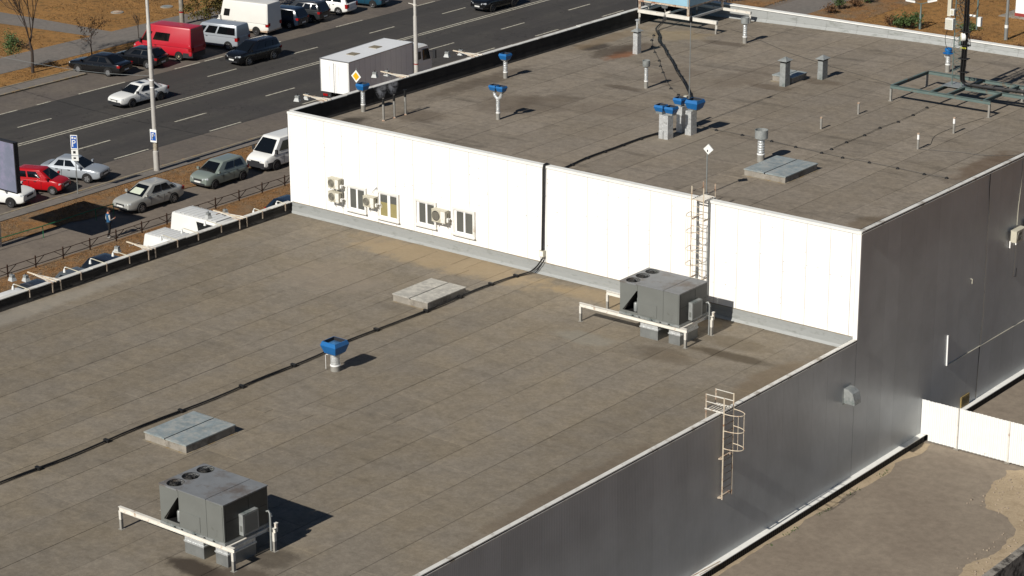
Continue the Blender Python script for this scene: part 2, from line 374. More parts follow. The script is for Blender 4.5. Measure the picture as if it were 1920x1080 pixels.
sp = jag([(-36.1, 87.35), (-40.87, 87.25), (-41.5, 86.77), (-41.23, 85.93), (-41.35, 85.25), (-40.81, 83.51), (-40.46, 82.65), (-39.78, 82.61), (-39.11, 82.37), (-38.42, 81.61), (-38.17, 81.01), (-38.13, 79.98), (-38.05, 79.15), (-37.99, 78.29), (-38.37, 77.25), (-38.0, 75.2), (-37.4, 72), (-36.1, 70)], .13, .07, 9)
sheet('sand_patch', sp, .016, M_SAND)
dp2 = jag([(-46.0, 40), (-45.72, 60), (-45.7, 70), (-45.75, 74), (-45.55, 76), (-45.75, 77), (-45.5, 79), (-45.7, 80), (-45.4, 82), (-45.45, 83.5), (-45.7, 84.5), (-45.4, 86.0), (-45.55, 87.4), (-46.0, 87.4)], .09, .18, 13)
sheet('dirt_edge', dp2, .013, M_SAND)
# painted lines on the road, each a part of it
def stripe(x, y0, y1, w=.16, nm='lane_dash'):
    b = MB(); b.quad((x-w/2, y0, .014), (x+w/2, y0, .014), (x+w/2, y1, .014), (x-w/2, y1, .014)); b.build(nm, M_PAINT, road)
for x in (-118.25, -117.89): stripe(x, 20, 300, .15, 'centre_line')
for x, ys in ((-121.6, (98.7, 107.7, 116.7, 125.6, 134.6, 143.6, 152.5, 161.5)), (-114.1, (88.2, 97.3, 106.2, 115.1, 124.1, 133.1, 142.0, 150.9, 160)), (-110.42, (88.3, 97.3, 105.9, 115.0, 124.5, 133.6, 141.7, 150.6))):
    for y in ys: stripe(x, y, y+3.0)
for y0, y1 in ((98.5, 101.8), (103.5, 104.8), (107.4, 111.9), (116.9, 119.5), (120, 122), (125.4, 128.3), (134.7, 137.9), (144.3, 147)): stripe(-125.28, y0, y1)

# ------------------------------------------------------------------ the store: low wing
XR, YW, XL = -46.19, 81.42, -79.2
ZR = 6.17
low = thing('low_hall', 'low wing of the grey metal store with a flat brown felt roof', 'building', (-62.7, 53, 0))
def part(nm, m, p, f):
    b = MB(); f(b); return b.build(nm, m, p, world=True)
part('wall_core', M_BLACK, low, lambda b: b.box(XL-.2, XR-.06, 22, YW-.003, 0, ZR-.06))
rr = random.Random(5)
felt_n = 0
def felt_sheets(root, xs, y0, y1, zf, m, lens, seed):
    rr = random.Random(seed)
    for x0, x1 in zip(xs, xs[1:]):
        y = y0
        first = True
        while y < y1-.01:
            l = rr.uniform(*lens)*(rr.uniform(.3, 1) if first else 1); first = False
            ye = min(y1, y+l); ye = y1 if y1-ye < 1.2 else ye
            g = .009; dz = rr.uniform(0, .008)
            b = MB(); z0, z1 = zf(x0), zf(x1)
            vs = [(x0+g, y+g, z0+dz), (x1-g, y+g, z1+dz), (x1-g, ye-g, z1+dz), (x0+g, ye-g, z0+dz)]
            b.add(vs+[(a, c, d-.03) for a, c, d in vs], [(0, 1, 2, 3), (0, 4, 5, 1), (1, 5, 6, 2), (2, 6, 7, 3), (3, 7, 4, 0)])
            b.build('felt_sheet', m, root, world=True); y = ye
xs_low = [-79.18, -76.9, -74.9, -72.95, -70.98, -69.12, -67.3, -66.42, -64.62, -62.55, -60.5, -58.52, -56.5, -54.6, -52.7, -50.7, -48.7, -46.36]
part('roof_deck', M_SEAM, low, lambda b: b.box(XL-.1, XR-.16, 22, YW-.006, ZR-.055, ZR-.012))
felt_sheets(low, xs_low, 30, 81.36, lambda x: ZR, M_FELT_LOW, (5.5, 9.5), 3)
for (x, y, w, d, a) in ((-60.1, 61.6, 1.1, .8, 0), (-61.6, 61.2, .7, .5, 0), (-70.0, 73.2, 1.3, 1.0, 0), (-66.9, 79.2, 1.6, 1.0, 0), (-71.6, 79.0, 1.1, .9, 0), (-57.3, 64.0, .9, .6, 0), (-74.1, 70.3, 1.0, 1.4, 0)):
    part('felt_patch', M_FELT_LOW, low, lambda b: b.box(x-w/2, x+w/2, y-d/2, y+d/2, ZR, ZR+.016))
# black bitumen parapet on the road side, in laid sections, with a pale metal capping
def parapet(root, x, y0, y1, z0, z1, seed, step):
    rr = random.Random(seed); y = y0
    while y < y1-.05:
        ye = min(y1, y+step)
        b = MB(); dx = rr.uniform(-.015, .015)
        zm = z0+(z1-z0)*.5
        b.add([(x+.32+dx, y+.006, z0-.05), (x+.32+dx, ye-.006, z0-.05), (x+.18+dx, ye-.006, z0+.12), (x+.18+dx, y+.006, z0+.12), (x+.15+dx, y+.006, zm), (x+.15+dx, ye-.006, zm), (x+.165+dx, ye-.006, zm), (x+.165+dx, y+.006, zm), (x+.165+dx, y+.006, z1-.02), (x+.165+dx, ye-.006, z1-.02), (x, ye-.006, z1-.02), (x, y+.006, z1-.02)],
              [(0, 1, 2, 3), (3, 2, 5, 4), (4, 5, 6, 7), (7, 6, 9, 8), (8, 9, 10, 11)]); b.build('parapet_felt', M_BIT, root, world=True)
        c = MB(); dz = rr.uniform(-.012, .012); dw = rr.uniform(-.015, .015)
        c.box(x-.12, x+.168+dw, y+.003, ye-.003, z1-.015+dz, z1+.02+dz); c.build('parapet_cap', M_TRIM, root, world=True)
        y = ye
part('parapet_core', M_BIT, low, lambda b: b.box(XL-.22, XL-.02, 22, YW-.01, ZR-.3, 6.68))
parapet(low, XL-.12, 30, 81.40, ZR, 6.70, 4, 2.0)
# right edge of the low roof
part('right_upstand', M_FLASH, low, lambda b: b.box(XR-.155, XR-.07, 22, YW-.02, ZR-.05, 6.60))
y = 30
while y < 81.3:
    ye = min(81.38, y+2.5); part('edge_cap', M_TRIM, low, lambda b: b.box(XR-.165, XR+.035, y+.003, ye-.003, 6.62+rr.uniform(-.004, .004), 6.66)); y = ye
part('edge_strip', M_BLACK, low, lambda b: b.box(XR+.002, XR+.022, 30, 81.40, 6.57, 6.618))
part('edge_drip', M_TRIM, low, lambda b: b.box(XR+.002, XR+.045, 30, 81.40, 6.535, 6.565))
# grey ribbed cladding, panel by panel
def cladding(root, y0, y1, z0, z1):
    y = y0
    while y < y1-.02:
        ye = min(y1, y+1.15); part('cladding_panel', M_CLAD, root, lambda b: b.box(XR-.055, XR, y+.002, ye-.002, z0, z1)); y = ye
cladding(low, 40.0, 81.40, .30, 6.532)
# plinth along the foot of the wall
y = 40.0
while y < 87.5:
    ye = min(87.52, y+3.2); part('plinth_cap', M_WHITE, low, lambda b: b.box(XR-.02, XR+.285, y+.003, ye-.003, .30+rr.uniform(-.004, .004), .335)); y = ye
part('plinth', M_BLACK, low, lambda b: [b.box(XR-.02, XR+.25, 40, 87.5, 0, .298), [b.box(XR+.25, XR+.272, 40+.15*i, 40+.15*i+.07, 0, .297) for i in range(316)]])
part('broken_cap_edge', M_RUST, low, lambda b: [b.bar((XR+.05, 69.0, .345), (XR+.2, 70.9, .352), .05, .02), b.bar((XR+.22, 69.4, .34), (XR+.29, 70.7, .33), .03, .03)])

# ------------------------------------------------------------------ the store: tall wing
YB = 115.9; ZC = 11.45
tall = thing('tall_hall', 'taller rear wing with a sunlit white panel wall and windows above the low roof', 'building', (-62.7, 98, 0))
def zu(x):
    pts = [(-79.4, 10.56), (-70, 10.78), (-62, 10.95), (-46, 10.98)]
    for (a, za), (b, zb) in zip(pts, pts[1:]):
        if x <= b: return za+(zb-za)*(x-a)/(b-a)
    return 10.98
part('wall_core', M_BLACK, tall, lambda b: b.box(XL, XR-.06, YW+.11, YB+.2, 0, 10.45))
xs = [-78.9, -76.6, -74.5, -72.4, -70.45, -68.5, -66.5, -64.6, -62.6, -60.7, -58.76, -56.75, -54.75, -52.8, -51.0, -48.8, -46.5]
rd = MB()
for a, b_ in zip(xs, xs[1:]): rd.quad((a, YW+.05, zu(a)-.012), (b_, YW+.05, zu(b_)-.012), (b_, YB, zu(b_)-.012), (a, YB, zu(a)-.012))
rd.build('roof_deck', M_SEAM, tall, world=True)
felt_sheets(tall, xs, 81.62, 115.84, zu, M_FELT_UP, (5.5, 9.5), 8)
# white wall panels, seams open
px = [-79.2, -77.95]+[-77.95+1.165*i for i in range(1, 27)]+[-46.62]
for a, b_ in zip(px, px[1:]): part('wall_panel', M_WHITEP, tall, lambda b: b.box(a+.008, b_-.008, YW, YW+.1, 6.74, 11.33))
fx = random.Random(31)
fm = MB(); fm.box(-.011, .011, -.008, .004, -.014, .014); fm0 = None
for i in range(90):
    k = fx.randrange(1, 28); xx = px[k]+fx.choice((.05, -.05, .6)); zz = fx.choice((7.6, 8.9, 9.4, 10.1, 10.7))+fx.uniform(-.15, .15)
    if fm0 is None: fm0 = fm.build('fixing', M_CURB, tall); q = fm0
    else: q = fm0.copy(); COL.objects.link(q)
    q.location = (xx+62.7, YW-98-.003, zz)
part('panel_backing', M_CONC, tall, lambda b: b.box(XL+.05, XR-.1, YW+.012, YW+.098, 6.7, 11.3))
part('corner_trim', M_WHITEP, tall, lambda b: [b.box(-46.60, -46.40, YW-.012, YW+.06, 6.66, 11.32), b.box(-46.385, XR+.014, YW-.022, YW+.06, 6.63, 11.335)])
part('corner_trim', M_WHITEP, tall, lambda b: b.box(XL-.02, XL+.12, YW-.018, YW+.06, 6.7, 11.335))
part('base_flashing', M_FLASH, tall, lambda b: b.add([(XL+.1, YW-.17, ZR), (XR-.42, YW-.17, ZR), (XR-.42, YW-.085, ZR+.12), (XL+.1, YW-.085, ZR+.12), (XR-.42, YW-.07, 6.50), (XL+.1, YW-.07, 6.50), (XR-.42, YW+.01, 6.50), (XL+.1, YW+.01, 6.50)], [(0, 1, 2, 3), (3, 2, 4, 5), (5, 4, 6, 7)]))
part('base_flashing', M_FLASH, tall, lambda b: b.box(XL+.1, XR-.2, YW-.045, YW+.005, 6.485, 6.735))
part('flashing_lip', M_CURB, tall, lambda b: b.box(XL+.1, XR-.2, YW-.055, YW+.002, 6.735, 6.75))
x = XL-.03
while x < XR:
    xe = min(XR+.03, x+2.6); part('front_cap', M_WHITE, tall, lambda b: [b.box(x+.003, xe-.003, YW-.05, YW+.26, 11.40, 11.45), b.box(x+.003, xe-.003, YW-.045, YW-.03, 11.335, 11.398)]); x = xe
part('front_upstand', M_BIT, tall, lambda b: b.box(XL+.2, XR-.3, YW+.11, YW+.24, 10.5, 11.395))
part('left_core', M_BIT, tall, lambda b: b.box(XL-.1, XL+.1, YW+.03, YB+.3, 10.0, 11.42))
parapet(tall, XL-.02, YW+.26, YB+.02, 10.52, 11.43, 6, 2.0)
part('left_outer_wall', M_WHITEP, tall, lambda b: b.box(XL-.06, XL-.005, YW+.1, YB+.3, 0, 10.0))
x = -78.9
while x < XR-.1:
    xe = min(XR, x+2.05); part('rear_parapet', M_FLASH, tall, lambda b: b.add([(x+.005, YB-.22, zu(x)-.02), (xe-.005, YB-.22, zu(xe)-.02), (xe-.005, YB-.07, zu(xe)+.2), (x+.005, YB-.07, zu(x)+.2), (x+.005, YB-.09, zu(x)+.21), (xe-.005, YB-.09, zu(xe)+.21), (xe-.005, YB-.03, 11.4), (x+.005, YB-.03, 11.4)], [(0, 1, 2, 3), (3, 2, 5, 4), (4, 5, 6, 7)])); x = xe
x = -79.1
while x < XR:
    xe = min(XR, x+3); part('rear_cap', M_WHITE, tall, lambda b: b.box(x+.004, xe-.004, YB-.10, YB+.28, 11.40, 11.455+rr.uniform(0, .008))); x = xe
part('rear_core', M_CONC, tall, lambda b: b.box(XL, XR-.06, YB, YB+.2, 10, 11.398))
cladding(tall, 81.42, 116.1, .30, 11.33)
y = YW
while y < 116:
    ye = min(116.1, y+2.5); part('edge_cap', M_TRIM, tall, lambda b: b.box(XR-.18, XR+.035, y+.003, ye-.003, 11.42, 11.465)); y = ye
part('edge_strip', M_BLACK, tall, lambda b: b.box(XR+.002, XR+.022, YW+.02, 116.1, 11.365, 11.418))
part('edge_drip', M_TRIM, tall, lambda b: b.box(XR+.002, XR+.045, YW+.02, 116.1, 11.335, 11.362))
part('right_upstand', M_BIT, tall, lambda b: b.box(XR-.30, XR-.07, YW+.1, YB, 10.7, 11.415))
y = 87.7
while y < 116:
    ye = min(116.1, y+3.2); part('plinth_cap', M_WHITE, tall, lambda b: b.box(XR-.02, XR+.285, y+.003, ye-.003, .30+rr.uniform(-.004, .004), .335)); y = ye
part('plinth', M_BLACK, tall, lambda b: [b.box(XR-.02, XR+.25, 87.6, 116.1, 0, .298), [b.box(XR+.25, XR+.272, 87.65+.15*i, 87.72+.15*i, 0, .297) for i in range(189)]])
# windows
def window(x0, x1, z0, z1, open_, lab):
    w = part('window', M_FRAME, tall, lambda b: [b.box(x0, x1, YW-.10, YW-.002, z1-.11, z1), b.box(x0, x1, YW-.10, YW-.002, z0, z0+.11), b.box(x0, x0+.1, YW-.10, YW-.002, z0+.112, z1-.112), b.box(x1-.1, x1, YW-.10, YW-.002, z0+.112, z1-.112)])
    w['label'] = lab
    b = MB(); b.box(x0+.1, x1-.1, YW-.02, YW-.003, z0+.11, z1-.11); b.build('pane', M_GLASS, w, world=False).location = (-tall.location.x, -tall.location.y, 0)
    s = MB(); xm = (x0+x1)/2+.03
    s.box(x0+.1, x1-.1, YW-.045, YW-.018, z1-.17, z1-.112); s.box(x0+.1, x1-.1, YW-.045, YW-.018, z0+.112, z0+.17)
    if not open_: s.box(x0+.1, x0+.24, YW-.045, YW-.018, z0+.172, z1-.172)
    for c, hw in ((x0+.14, .04), (xm, .055 if not open_ else .09), (x1-.13, .03)): s.box(c-hw, c+hw, YW-.05, YW-.017, z0+.171, z1-.171)
    s.build('sash', M_SASH, w).location = (-tall.location.x, -tall.location.y, 0)
    if open_:
        q = MB(); q.box(x0+.18, xm-.09, YW-.03, YW-.0195, z0+.17, z0+.86); q.box(xm+.09, x1-.16, YW-.03, YW-.0195, z0+.17, z0+.86)
        q.build('blind', M_BLIND, w).location = (-tall.location.x, -tall.location.y, 0)
    q = MB(); q.box(x0-.03, x1+.03, YW-.17, YW-.102, z0-.02, z0+.02); q.build('sill', M_FRAME, w).location = (-tall.location.x, -tall.location.y, 0)
window(-75.33, -74.0, 7.03, 8.36, False, 'first window from the left, between the stacked fans and the single one')
window(-73.27, -71.87, 6.99, 8.42, True, 'window with a yellow half blind behind its two panes')
window(-70.82, -69.48, 7.12, 8.45, False, 'window half hidden by the largest outdoor unit')
window(-68.46, -67.08, 7.10, 8.45, False, 'last window on the right of the row')
# ------------------------------------------------------------------ rooftop air handling units on their steel frames
def cell_top(b, cx, cy, hx, hy, r, z, zd):                       # plate cell with a round opening and a throat
    ac = math.atan2(hy, hx)
    an = sorted({round(a % (2*math.pi), 5) for a in [2*math.pi*k/24 for k in range(24)]+[ac, math.pi-ac, math.pi+ac, -ac]}); n = len(an)
    vs = []
    for a in an:
        c, s = math.cos(a), math.sin(a); k = 1/max(abs(c)/hx, abs(s)/hy)
        vs += [(cx+c*k, cy+s*k, z), (cx+c*r, cy+s*r, z), (cx+c*r, cy+s*r, zd)]
    fs = []
    for i in range(n):
        j = (i+1) % n; fs += [(3*i, 3*j, 3*j+1, 3*i+1), (3*i+1, 3*j+1, 3*j+2, 3*i+2)]
    b.add(vs, fs)
def air_unit(loc, label):
    t = thing('rooftop_air_unit', label, 'rooftop unit', loc, 0, 'grey rooftop air handling units')
    z0, z1 = .98, 2.38
    b = MB()
    b.box(-.62, .72, -1.07, 1.07, z0, z1-.02); b.box(.728, 1.55, -1.065, 1.065, z0, z1-.02)       # two closed sections
    b.build('cabinet', M_UNIT, t)
    c = MB()
    H = z1-z0-.03
    c.extr([(x-1.55, z+z0) for x, z in ((0, 0), (.92, 0), (.92, .10), (.14, .10), (.88, 1.10), (.92, 1.10), (.92, H), (0, H))], -1.07, -1.045)
    c.box(-1.55, -1.52, -1.044, 1.07, z0, z1-.03); c.box(-1.519, -.63, 1.045, 1.07, z0, z1-.03)
    c.build('condenser_casing', M_UNIT, t)
    b = MB(); b.extr([(-1.42, z0+.10), (-1.34, z0+.10), (-.70, z0+1.16), (-.78, z0+1.16)], -1.03, 1.03); b.build('coil', M_DARKCOIL, t)
    b = MB(); b.box(-1.5, -.64, -1.03, 1.03, z0+.02, z0+.06); b.build('drip_tray', M_BLACK, t)
    b = MB(); b.lathe([(.09, 0), (.1, .02), (.1, .36), (.07, .4)], (-.88, -.8, z0+.06), 12); b.tube([(-.78, -.9, z0+.2), (-.7, -.95, z0+.5), (-.69, -.96, z0+.75)], .02, 6); b.build('compressor', M_GALV, t)
    tp = MB()
    for cy in (-.70, .02, .74): cell_top(tp, -1.12, cy, .45, .36, .315, z1, z1-.22)
    tp.box(-.655, .715, -1.085, 1.085, z1-.018, z1+.012); tp.box(.742, 1.57, -1.085, 1.085, z1-.018, z1+.014)
    tp.box(-1.57, -.67, 1.10, 1.105, z1-.05, z1); tp.box(-1.57, -.67, -1.085, -1.06, z1-.06, z1); tp.box(-1.575, -1.571, -1.085, 1.10, z1-.06, z1)
    tp.build('top_panel', M_UNITTOP, t)
    for cy in (-.70, .02, .74):
        f = MB(); f.lathe([(.315, -.21), (.31, -.2), (.0001, -.2)], (-1.12, cy, z1), 20); f.build('fan', M_BLACK, t)
        q = t.children[-1] if False else D.objects[f"fan"] if False else kids(t)[-1]
        bl = MB()
        for k in range(5):
            a = 2*math.pi*k/5+cy; ca, sa = math.cos(a), math.sin(a); cb, sb = math.cos(a+.75), math.sin(a+.75)
            bl.add([(-1.12+.07*ca, cy+.07*sa, z1-.06), (-1.12+.29*ca, cy+.29*sa, z1-.05), (-1.12+.29*cb, cy+.29*sb, z1-.12), (-1.12+.07*cb, cy+.07*sb, z1-.12)], [(0, 1, 2, 3)])
        bl.lathe([(.08, -.13), (.08, -.03), (.03, -.02)], (-1.12, cy, z1), 10)
        bl.build('fan_blade', M_DARKCOIL, t)
        g = MB()
        for rr_ in (.30, .2, .1): g.tube([(-1.12+rr_*math.cos(2*math.pi*k/20), cy+rr_*math.sin(2*math.pi*k/20), z1+.008) for k in range(21)], .006, 4, caps=False)
        for k in range(4): a = math.pi*k/4; g.bar((-1.12-.31*math.cos(a), cy-.31*math.sin(a), z1+.012), (-1.12+.31*math.cos(a), cy+.31*math.sin(a), z1+.012), .01)
        g.build('fan_guard', M_BLACK, t)
    b = MB(); b.box(-.56, .40, -1.088, -1.072, z0+.06, z0+.64); b.build('access_panel', M_UNIT, t)
    b = MB(); b.box(.86, 1.50, -1.079, -1.067, z0+.05, z1-.08); b.build('access_panel', M_UNIT, t)
    b = MB(); b.box(1.557, 1.562, -.98, 1.0, z0+.72, z0+.735); b.box(1.557, 1.562, -.99, -.975, z0+.05, z1-.1); b.box(1.557, 1.562, .12, .135, z0+.5, z1-.1); b.build('panel_seam', M_BLACK, t)
    b = MB(); b.box(1.5505, 1.556, -1.03, 1.03, z0+.02, z1-.05); b.build('end_shade', G('end_shade_grey', '3d3f3c', .5, .05, var=.12), t)  # thin added sheet, shade of the unlit end put into its dark colour
    e = MB(); e.box(1.557, 1.75, -.36, .40, z0+.06, z0+.84); e.build('electric_box', M_GALV, t)
    e = MB(); e.box(1.752, 1.76, -.30, .34, z0+.12, z0+.78); e.box(1.60, 1.70, -.372, -.362, z0+.2, z0+.42); e.build('box_door', M_UNIT, t)
    r = MB(); r.box(-1.58, 1.58, -1.09, -1.03, .875, z0-.004); r.box(-1.58, 1.58, 1.03, 1.09, .875, z0-.004); r.box(-1.56, -1.5, -1.028, 1.028, .88, z0-.004); r.box(1.5, 1.56, -1.028, 1.028, .88, z0-.004)
    r.build('base_rail', M_GALV, t)
    s = MB()
    for x in (-.9, -.55, .1, .55, 1.0): s.box(x, x+.10, -1.094, -1.091, .90, .95)
    s.build('fork_slot', M_BLACK, t)
    for (x0, x1, y0, y1) in ((-.52, .40, -.97, .05), (.95, 1.52, -.93, .42)):
        d = MB(); d.box(x0, x1, y0, y1, .50, .975); d.box(x0-.03, x1+.03, y0-.03, y1+.03, .44, .50); d.build('insulated_duct', M_FOIL, t)
        d = MB(); d.box(x0-.005, x1+.005, y0-.005, y1+.005, 0, .44); d.build('duct_base', G('duct_sheet', '868886', .4, .4, var=.15, scale=3), t)
    b = MB(); b.tube([(1.58, .95, 1.45), (1.68, .95, 1.50), (1.76, .93, 1.42), (1.78, .92, 1.2), (1.78, .9, .04)], .035, 8); b.tube([(1.60, 1.02, 1.38), (1.72, 1.0, 1.42), (1.79, .98, 1.3)], .03, 8); b.build('supply_pipe', M_GALV, t)
    return t
def unit_frame(loc, label):
    t = thing('support_frame', label, 'steel frame', loc, 0, 'steel frames under the rooftop units')
    for y in (-1.0, 1.0):
        b = MB(); b.ibeam((-3.78, y, .785), (1.92, y, .785), .12, .17); b.build('beam', M_RUSTW, t)
    b = MB(); b.ibeam((1.62, -.93, .80), (1.62, .93, .80), .08, .12); b.build('cross_beam', M_RUSTW, t)
    for x in (-3.72, 1.86):
        for y in (-1.0, 1.0):
            h = .95 if (x > 0 and y > 0) else .70
            b = MB(); b.box(x-.05, x+.05, y-.05, y+.05, .0, .38); b.box(x-.095, x+.095, y-.095, y+.095, .0, .012); l = b.build('leg', M_CEM, t)
            b = MB(); b.box(x-.052, x+.052, y-.052, y+.052, .381, .695); b.build('sleeve', M_RUSTW, l)
    b = MB(); b.box(1.80, 1.90, 1.07, 1.15, .70, 1.02); b.box(1.78, 1.92, 1.05, 1.17, 1.02, 1.04); b.build('stub_post', M_RUSTW, t)
    return t
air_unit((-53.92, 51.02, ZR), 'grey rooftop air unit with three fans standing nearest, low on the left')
unit_frame((-53.92, 51.02, ZR), 'white steel frame on legs under the nearest rooftop air unit')
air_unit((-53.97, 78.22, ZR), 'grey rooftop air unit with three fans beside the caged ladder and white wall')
unit_frame((-53.97, 78.22, ZR), 'white steel frame under the rooftop air unit by the white wall')

# ------------------------------------------------------------------ roof hatches
def hatch(x0, x1, y0, y1, z, h, label, mlid):
    cx, cy = (x0+x1)/2, (y0+y1)/2
    t = thing('roof_hatch', label, 'roof hatch', (cx, cy, z), 0, 'flat metal roof hatches'); w, d = (x1-x0)/2, (y1-y0)/2
    b = MB(); b.box(-w+.03, w-.03, -d+.03, d-.03, -.05, h-.05); b.build('curb', M_CONC, t)
    b = MB(); b.sq([(1, 0)], (0, 0, 0)) if False else b.box(-w-.05, w+.05, -d-.05, d+.05, -.04, .015); b.build('skirt', M_CURB, t)
    for a, c in ((-w, -.03), (.03, w)):
        b = MB(); n = 3
        b.add([(a, -d, h-.05), (c, -d, h-.05), (c, d, h-.05), (a, d, h-.05), (a, -d, h-.005), (c, -d, h-.005), (c, d, h-.005), (a, d, h-.005), ((a+c)/2, -d*.9, h+.02), ((a+c)/2, d*.9, h+.02)],
              [(3, 2, 1, 0), (0, 1, 5, 4), (1, 2, 6, 5), (2, 3, 7, 6), (3, 0, 4, 7), (4, 8, 9, 7), (8, 5, 6, 9), (4, 5, 8), (6, 7, 9)]); b.build('lid', mlid, t)
    b = MB(); b.box(-.029, .029, -d+.02, d-.02, h-.08, h-.05); b.build('lid_gap', M_BLACK, t)
    return t
M_LIDA = G('lid_zinc', '8c9697', .5, .2, var=.2, scale=2.2, dirt='a9aaa4', damt=.5, dscale=3)
M_LIDB = G('lid_pale', 'a09d95', .6, .1, var=.15, scale=2.2, dirt='bdb9ae', damt=.5, dscale=3)
hatch(-63.03, -60.69, 56.13, 58.80, ZR, .36, 'large zinc roof hatch behind the nearest air unit', M_LIDA)
hatch(-66.08, -63.98, 74.2, 76.93, ZR, .37, 'pale roof hatch beside the black cable near the white wall', M_LIDB)
hatch(-55.62, -53.36, 86.92, 89.75, 10.97, .33, 'zinc roof hatch on the upper roof under the grey pipe with an open drum top', M_LIDA)
hatch(-64.35, -63.1, 103.1, 104.65, 10.93, .34, 'small roof hatch behind the square chimney on the upper roof', M_LIDA)

# ------------------------------------------------------------------ vents
def cowl(t, c, s, m=None, nm='cowl'):                           # blue inverted pyramid with an open louvred top
    h = s*.60
    b = MB(); x, y, z = c
    b.sq([(s*.365, 0), (s*.5, h*.68), (s*.43, h), (s*.40, h)], c, 1, True, False); o = b.build(nm, m or M_BLUE, t)
    q = MB(); q.sq([(s*.36, h*.72), (s*.06, h*.86)], c); q.build('louvre', M_BLUEIN, o)
    q = MB(); q.sq([(s*.399, h-.002), (s*.39, h*.70), (s*.2, h*.69)], c, 1, False, True); q.build('recess', M_PLAST, o)
    return o
def neck(t, c, s, r):
    b = MB(); b.sq([(r, -.10), (s*.355, -.001)], c); b.build('neck', M_GALV, t)
def round_pipe(t, r, h, joint=.36, m=None, base=None):
    b = MB(); hj = h*joint
    b.lathe([(r*1.05, -.04), (r*1.05, hj)], n=16); b.build('pipe_base', base or M_CEM, t)
    b = MB(); pr = [(r*1.0, hj+.001)]; n = max(4, int(h*6))
    for i in range(1, n+1): z = hj+(h-hj)*i/n; pr += [(r*1.0, z-.02), (r*1.04, z-.012), (r*1.0, z-.004)]
    b.lathe(pr, n=16); b.build('pipe', m or M_FOIL, t)
    b = MB(); b.lathe([(r*1.04, hj-.03), (r*1.13, hj-.025), (r*1.13, hj+.02), (r*1.02, hj+.025)], n=16); b.build('collar', M_SASH, t)
def square_duct(t, sx, sy, h, m=None, x=0, y=0, joint=.32):
    b = MB(); b.box(x-sx/2-.008, x+sx/2+.008, y-sy/2-.008, y+sy/2+.008, -.05, h*joint); b.build('duct_base', m or M_FOIL, t)
    b = MB(); b.box(x-sx/2, x+sx/2, y-sy/2, y+sy/2, h*joint+.001, h); [b.box(x-sx/2-.006, x+sx/2+.006, y-sy/2-.006, y+sy/2+.006, h*k, h*k+.025) for k in (.5, .68, .85)]; b.build('duct', m or M_FOIL, t)
GV = 'blue cowled roof vents'
def blue_vent(x, y, z, r, hp, s, label):
    t = thing('roof_vent', label, 'roof vent', (x, y, z), 0, GV); round_pipe(t, r, hp); neck(t, (0, 0, hp+.10), s, r); cowl(t, (0, 0, hp+.10), s); return t
v = blue_vent(-62.2, 66.17, ZR, .195, .72, .86, 'blue cowled vent alone on the low roof beside the black cable')
b = MB(); b.tube([(-.45, -.1, .0), (-.45, -.1, .62), (-.40, -.1, .66), (-.2, 0, .64)], .012, 5); b.build('ground_wire', M_SASH, v)
blue_vent(-78.35, 86.1, zu(-78.35), .11, 1.08, .54, 'blue cowled vent by the left parapet beside three thin sooty pipes')
blue_vent(-76.87, 96.0, zu(-76.87), .115, .96, .54, 'single blue cowled vent along the left parapet, farther along')
t = thing('roof_vent', 'twin blue cowls on one forked foil pipe', 'roof vent', (-71.4, 88.55, 10.76), 0, GV)
round_pipe(t, .10, 1.0, .36)
b = MB()
for sx in (-1, 1): b.tube([(0, 0, .96), (sx*.04, 0, 1.08), (sx*.20, 0, 1.22), (sx*.235, 0, 1.40)], .085, 10)
b.build('fork', M_FOIL, t)
for sx in (-1, 1): neck(t, (sx*.235, 0, 1.50), .44, .085); cowl(t, (sx*.235, 0, 1.50), .44)
t = thing('roof_vent', 'twin blue cowls on a broad foil wrapped square duct', 'roof vent', (-62.21, 90.15, 10.95), 0, GV)
square_duct(t, .52, .45, 1.2)
b = MB(); b.box(-.012, .012, -.24, -.226, .0, .40); b.build('joint', M_BLACK, t)
for sx in (-1, 1): neck(t, (sx*.30, 0, 1.32), .53, .18); cowl(t, (sx*.30, 0, 1.32), .53)
t = thing('roof_vent', 'single small blue cowl on a square foil duct behind the biggest cowl', 'roof vent', (-62.3, 91.65, 10.95), 0, GV)
square_duct(t, .32, .48, 1.3); neck(t, (-.10, -.06, 1.40), .52, .16); cowl(t, (-.10, -.06, 1.40), .52)
t = thing('roof_vent', 'biggest blue cowl of the cluster on a square foil duct', 'roof vent', (-61.65, 91.48, 10.95), 0, GV)
square_duct(t, .33, .49, 1.22); neck(t, (.15, .10, 1.32), .74, .17); cowl(t, (.15, .10, 1.32), .74)
t = thing('roof_vent', 'blue round domed vent on a foil pipe behind the mast frame', 'roof vent', (-57.75, 110.3, 10.96), 0, GV)
round_pipe(t, .125, 1.02, .42)
b = MB(); b.lathe([(.13, 1.02), (.30, 1.03), (.31, 1.05), (.13, 1.07)], n=20); b.build('flange', M_BLUE, t)
b = MB(); b.lathe([(.17, 1.07), (.17, 1.14), (.205, 1.16), (.205, 1.27), (.19, 1.31), (.10, 1.345), (.0001, 1.35)], n=20); b.build('dome', M_BLUE, t)
b = MB(); b.tube([(-.15, 0, 1.0), (-.24, 0, .95), (-.20, 0, .82), (-.14, 0, .80)], .012, 5); b.build('wire_loop', M_SASH, t)
GD = 'galvanised pipes with open drum tops'
def drum_vent(x, y, z, r, hp, rd, hd, label):
    t = thing('exhaust_pipe', label, 'exhaust pipe', (x, y, z), 0, GD); round_pipe(t, r, hp, .33)
    b = MB(); b.lathe([(r, hp-.03), (rd*.92, hp), (rd, hp+.02), (rd, hp+hd), (rd*.95, hp+hd), (rd*.93, hp+.08), (.0001, hp+.08)], n=20); b.build('drum', M_GALV, t)
    return t
